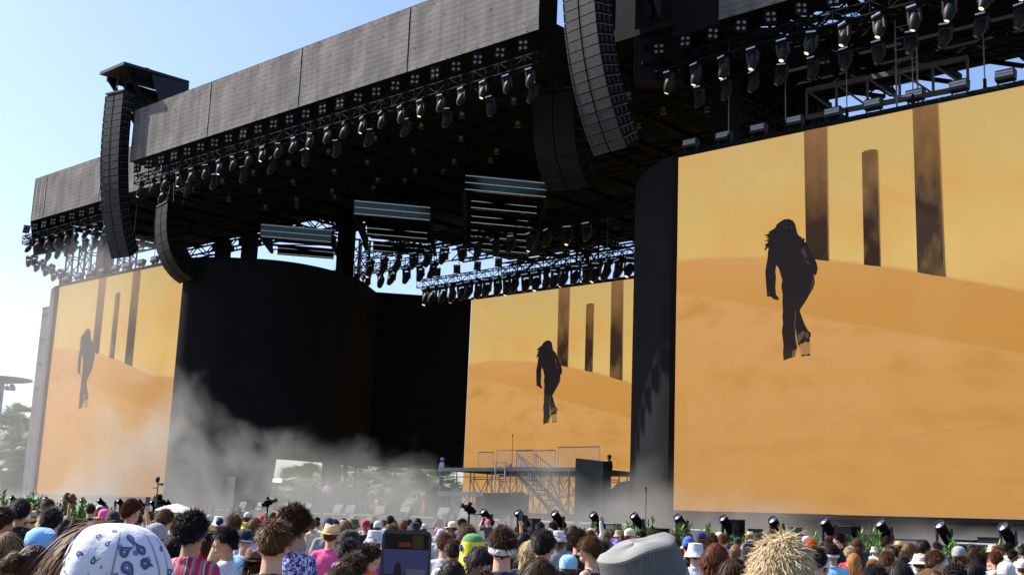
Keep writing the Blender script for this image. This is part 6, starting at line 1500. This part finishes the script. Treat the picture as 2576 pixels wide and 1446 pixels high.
# --- raised bare hands
for i, (px, y, wpx, lab) in enumerate([(100, 1272, 16, 'at far left near the young bushes'), (262, 1275, 17, 'above the white cap on the left'), (390, 1290, 20, 'left of the parasol'), (690, 1306, 20, 'right of the small yellow hat'), (752, 1312, 16, 'above the straw cowboy hat')]):
    p, s, dz = spot(px, y, wpx, False); t = person(p, facing(p, 0), .88, f'person with both arms raised {lab}', pose='cheer', hr=('short', 'black'), shirt=('tee', ['white', 'black', 'tan'][i % 3]), skin=i % 2); HEROXY.append((p.x, p.y))

# ================================================================== PERFORMERS AND CREW
def on_stage(px, ytop, Y, zb, label, turn=180, **kw):
    q = at_y(px, ytop, Y); s = max(.9, min(1.08, (q.z - zb) / 1.745)); z = q.z - 1.745 * s
    t = person(V((q.x, Y, zb)), facing(q, turn), s, label, **kw); return t, z
t, z = on_stage(826, 1193, 46.0, 2.05, 'performer in a white shirt and jeans playing a guitar by the wedges', -150, pose='guitar', hr=('long', 'brown'), shirt=('tee', 'white'), tr=('long', 'denim'), face=True)
g = thing('electric_guitar', 'dark electric guitar held by the performer in the white shirt', 'guitar', t.location + V((0, 0, 0)), t.rotation_euler.z); g.scale = t.scale
b = MB(); b.ell((.05, .20, 1.03), (.17, .03, .13), 14, 8, fn=lambda d: 1 - .22 * max(0, 1 - abs(d.x) * 3)); b.build('body', mat('guitar_wood', (.25, .08, .03), .25), g, smooth=True)
b = MB(); b.beam((-.08, .21, 1.08), (-.52, .26, 1.36), .05, .025); b.box((-.56, .265, 1.385), (.12, .02, .07)); b.build('neck', mat('guitar_neck', (.3, .16, .07), .4), g)
t, z = on_stage(797, 1196, 48.0, 2.05, 'performer in dark clothes lifting one arm beside the white shirted guitarist', 150, pose='raise', hr=('long', 'black'), shirt=('tee', 'black'), tr=('long', 'black'), face=True, skin=0)
on_stage(908, 1222, 49.5, 2.05, 'musician in blue jeans standing in the haze beside the red-topped keyboard', 120, hr=('short', 'brown'), shirt=('tee', 'black'), tr=('long', 'sky'), face=True)
on_stage(958, 1225, 50.5, 2.05, 'musician behind the red-topped keyboard', 160, pose='phone', hr=('bob', 'ginger'), shirt=('tee', 'dark grey'), tr=('long', 'blue'), face=True)
on_stage(1052, 1243, 46.5, 2.05, 'bare armed musician left of the dark amplifier', 100, hr=('buzz', 'brown'), shirt=('tank', 'tan'), tr=('long', 'black'), face=True)
q = at_y(1533, 1143, 50.6)
t, z = on_stage(1533, 1143, 50.6, q.z - 1.78, 'man in a black suit standing by the tall draped block', -120, hr=('fade', 'black'), shirt=('long', 'black'), tr=('long', 'black'), face=True, skin=2)
b = MB(); b.box((0, 0, (q.z - 1.78 - 2.05) / 2), (1.0, .9, q.z - 1.78 - 2.05)); tag(b.build('riser', BLK, loc=(q.x, 50.6, 2.05)), 'black riser under the man in the black suit', 'riser')
q = at_y(1113, 1149, 51.2)
t, z = on_stage(1113, 1149, 51.2, q.z - 1.76, 'person in a white bucket hat and pale shirt at the left end of the platform', 60, hr=('bob', 'dark brown'), hatk=('bucket', 'white'), shirt=('tee', 'pale purple'), face=True)
b = MB(); b.box((0, 0, (q.z - 1.76 - 2.05) / 2), (.9, .9, q.z - 1.76 - 2.05)); tag(b.build('riser', BLK, loc=(q.x, 51.2, 2.05)), 'black riser under the person in the white bucket hat on stage', 'riser')
q = at_y(1228, 1300, 34.3); t = person(V((q.x, 34.3, .25)), facing(q, -30), .98, 'camera operator with a pink headscarf in front of the stage', pose='phone', hr=None, hatk=('scarf', 'pink'), shirt=('tee', 'dark grey'))
b = MB(); b.box((q.x, 34.3, .125), (1.2, .9, .25)); tag(b.build('pit_platform', BLK), 'low black camera platform below the operator with the pink headscarf', 'platform')
# crowd barrier
bt = thing('crowd_barrier', 'low metal crowd barrier hidden behind the front row of the crowd', 'barrier', (-40, 33.0, 0))
for i in range(30):
    x0 = -75 + i * 2.2; b = MB(); b.beam((x0, 33, 1.1), (x0 + 2.1, 33, 1.1), .05); b.beam((x0, 33, .1), (x0 + 2.1, 33, .1), .05)
    for k in range(8): b.tube((x0 + k * .3, 33, .1), (x0 + k * .3, 33, 1.1), .01, n=4)
    b.beam((x0 + 1, 33, 1.0), (x0 + 1, 34, .05), .05); P(b, 'panel', ALUd, bt)

# ================================================================== THE REST OF THE CROWD
LM = [(0, 'left photo edge'), (112, 'light blue hood'), (264, 'pink headscarf'), (334, 'curly reddish head'), (447, 'white parasol'), (530, 'red striped shirt'), (617, 'small yellow hat'), (693, 'brown fade haircut'), (760, 'curly afro'),
      (835, 'straw cowboy hat'), (891, 'olive bucket hat'), (952, 'white bucket hat'), (1018, 'large phone'), (1110, 'pale purple headscarf'), (1190, 'yellow green hood'), (1266, 'wide white headband'), (1335, 'long blond hair'),
      (1406, 'clean white bucket hat'), (1488, 'raised fist'), (1650, 'big grey hat'), (1732, 'blue beanie'), (1800, 'rust bob'), (1850, 'pinned brown hair'), (1968, 'bleached blond head'), (2039, 'orange curly hair'), (2094, 'thin white band'),
      (2148, 'ginger ponytail'), (2231, 'woman in sunglasses'), (2315, 'cream sun hat'), (2411, 'grey cap'), (2463, 'bright blue shirt'), (2530, 'pale white cap'), (2576, 'right photo edge')]
random.seed(21)
BX = [(x, y, w_) for (x, y, w_, _, _) in HERO] + [(292, 1316, 158), (1607, 1400, 240), (1018, 1340, 130), (1191, 1338, 54), (729, 1275, 72), (123, 1253, 30)]
PT = [(a, c_) for a, c_, _ in XY] + HEROXY; fill = []; tries = 0
def hair_pick():
    st = random.choices(['short', 'messy', 'fade', 'curly', 'long', 'bob', 'pony', 'bun', 'buzz'], [30, 12, 14, 8, 14, 12, 5, 4, 4])[0]
    cl = random.choices(['black', 'dark brown', 'brown', 'light brown', 'blond', 'rust', 'ginger'], [30, 32, 22, 8, 5, 3, 1])[0]; return st, cl
while len(fill) < 188 and tries < 60000:
    tries += 1
    px = random.uniform(-60, 2640); d = 9.5 + 36 * random.random() ** 1.0
    hz = 1322 + .0398 * (px - 1319)
    q = at_d(px, hz, d)
    if q.y > 32.4: continue
    if any((q.x - a) ** 2 + (q.y - c_) ** 2 < (.5 if d > 12 else .6) ** 2 for a, c_ in PT): continue
    top = random.gauss(1.735, .075); top = max(1.58, min(1.88, top)); y = proj((q.x, q.y, top))[1]; w_ = F * .18 / d
    bad = False
    for hx, hy, hw in BX:                             # never in front of a described head
        if w_ > hw * .97 and abs(hx - px) < (hw * .5 + w_ * 1.3) and y < hy + hw * 1.1: bad = True; break
    if bad: continue
    fill.append((px, y, w_, q, top)); PT.append((q.x, q.y))
fill.sort(key=lambda f: f[0]); cnt = {}
for px, y, w_, q, top in fill:
    lx, ln = min(LM, key=lambda l: abs(l[0] - px)); side = 'left' if px < lx else 'right'
    st, cl = hair_pick(); hk = None; r = random.random()
    if r < .09: hk = ('cap', random.choice(['white', 'black', 'grey', 'navy', 'cream', 'red']))
    elif r < .15: hk = ('bucket', random.choice(['white', 'black', 'cream', 'light blue', 'tan']))
    elif r < .18: hk = ('straw', 'straw', 'brown')
    elif r < .20: hk = ('beanie', random.choice(['black', 'grey', 'red']))
    top_c = random.choices(['white', 'black', 'grey', 'navy', 'light blue', 'red', 'pink', 'tan', 'blue', 'olive', 'purple', 'yellow', 'leaf print', 'white print', 'blue print'], [22, 24, 12, 8, 6, 4, 4, 6, 4, 3, 2, 2, 3, 3, 2])[0]
    row = 'far' if w_ < 20 else ('middle' if w_ < 32 else 'near')
    look = f'{hk[1]} {"cap" if hk[0] == "cap" else ("bucket hat" if hk[0] == "bucket" else ("hat" if hk[0] == "straw" else "beanie"))} wearer' if hk else f'{cl} haired person'
    if hk and hk[0] == 'straw': look = 'straw hat wearer'
    key = (look, row, side, ln); cnt[key] = cnt.get(key, 0) + 1
    pre = '' if cnt[key] == 1 else ORD[cnt[key] - 1] + ' '
    lab = f'{pre}{look} in {top_c} shirt, {row} row, {side} of {ln}'
    person(V((q.x, q.y, 0)), facing(q, random.gauss(6, 34)), top / (1.755 if hk else 1.742), lab, pose='stand', skin=random.choices([0, 1, 2, 3], [50, 30, 13, 7])[0], hr=(st, cl), hatk=hk,
           shirt=(random.choices(['tee', 'tank', 'hood', 'long'], [70, 12, 10, 8])[0], top_c), tr=(random.choice(['long', 'short']), random.choice(['denim', 'black', 'tan', 'grey'])), group='people in the crowd')
print('FILL', len(fill), tries)
# ================================================================== SMOKE
def smoke(label, bounds, nscale, dens, thr, prof, aniso=.3, color=(.9, .9, .9)):
    (x0, x1), (y0, y1), (z0, z1) = bounds
    b = MB(); b.box(((x0 + x1) / 2, (y0 + y1) / 2, (z0 + z1) / 2), (x1 - x0, y1 - y0, z1 - z0))
    m = bpy.data.materials.new('smoke_volume'); m.use_nodes = True; t = m.node_tree; t.nodes.clear()
    out = t.nodes.new('ShaderNodeOutputMaterial'); v = t.nodes.new('ShaderNodeVolumePrincipled'); t.links.new(v.outputs[0], out.inputs['Volume'])
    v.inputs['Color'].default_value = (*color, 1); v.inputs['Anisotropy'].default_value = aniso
    tc = t.nodes.new('ShaderNodeTexCoord'); sx = t.nodes.new('ShaderNodeSeparateXYZ'); t.links.new(tc.outputs['Object'], sx.inputs[0])
    n = t.nodes.new('ShaderNodeTexNoise'); n.inputs['Scale'].default_value = nscale; n.inputs['Detail'].default_value = 5; n.inputs['Roughness'].default_value = .58; n.inputs['Distortion'].default_value = .5
    t.links.new(tc.outputs['Object'], n.inputs['Vector'])
    def M(op, a, c=None, d=None):
        q = t.nodes.new('ShaderNodeMath'); q.operation = op
        for i, x in enumerate((a, c, d)):
            if x is None: continue
            if isinstance(x, (int, float)): q.inputs[i].default_value = x
            else: t.links.new(x, q.inputs[i])
        return q.outputs[0]
    # height of the smoke along the stage: a curve over x
    mr = t.nodes.new('ShaderNodeMapRange'); mr.inputs[1].default_value = x0; mr.inputs[2].default_value = x1; t.links.new(sx.outputs['X'], mr.inputs[0])
    cr = t.nodes.new('ShaderNodeValToRGB'); e = cr.color_ramp.elements
    for i, (xx, h) in enumerate(prof):
        el = e[i] if i < 2 else e.new((xx - x0) / (x1 - x0)); el.position = (xx - x0) / (x1 - x0); g_ = h / 16; el.color = (g_, g_, g_, 1)
    t.links.new(mr.outputs[0], cr.inputs[0]); top = M('MULTIPLY', cr.outputs[0], 16)
    rel = M('DIVIDE', M('SUBTRACT', sx.outputs['Z'], z0), top)            # 0 at the floor, 1 at the top of the cloud
    bias = M('MULTIPLY', rel, .42)
    d1 = M('SUBTRACT', M('SUBTRACT', n.outputs[0], thr), M('SUBTRACT', bias, .21))
    # soft walls
    def soft(sock, a, c, w_):
        return M('MULTIPLY', M('MINIMUM', M('MAXIMUM', M('DIVIDE', M('SUBTRACT', sock, a), w_), 0), 1), M('MINIMUM', M('MAXIMUM', M('DIVIDE', M('SUBTRACT', c, sock), w_), 0), 1))
    d2 = M('MULTIPLY', M('MINIMUM', M('MAXIMUM', M('MULTIPLY', d1, 7), 0), 1.2), dens)
    d3 = M('MULTIPLY', d2, soft(sx.outputs['Y'], y0, y1, (y1 - y0) * .25)); d4 = M('MULTIPLY', d3, soft(sx.outputs['X'], x0, x1, 3))
    t.links.new(d4, v.inputs['Density'])
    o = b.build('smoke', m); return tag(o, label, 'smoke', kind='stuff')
smoke('stage smoke greyed for roof shade, drifting before the curved black wall and along the stage', ((-86, -12), (38.2, 43.9), (1.5, 15)), .19, .16, .50,
      [(-86, 2.0), (-78, 2.5), (-71, 11.5), (-64, 11.5), (-60, 8), (-52, 5.5), (-44, 4.6), (-36, 5.0), (-24, 2.4), (-12, 1.2)], color=(.55, .55, .54))  # shade under the roof put into the smoke's grey colour
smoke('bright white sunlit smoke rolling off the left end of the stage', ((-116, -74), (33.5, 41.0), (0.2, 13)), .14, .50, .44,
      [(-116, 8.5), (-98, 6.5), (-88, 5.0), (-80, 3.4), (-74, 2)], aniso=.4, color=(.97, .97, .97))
smoke('thin pale veil added for sun glare before the hazy leftmost video wall', ((-95, -70), (37.5, 43.6), (1.5, 19.5)), .1, .017, .25,
      [(-95, 22), (-84, 22), (-76, 22), (-70, 22)], aniso=.5, color=(.97, .97, .97))  # added haze box that imitates sun glare over this wall
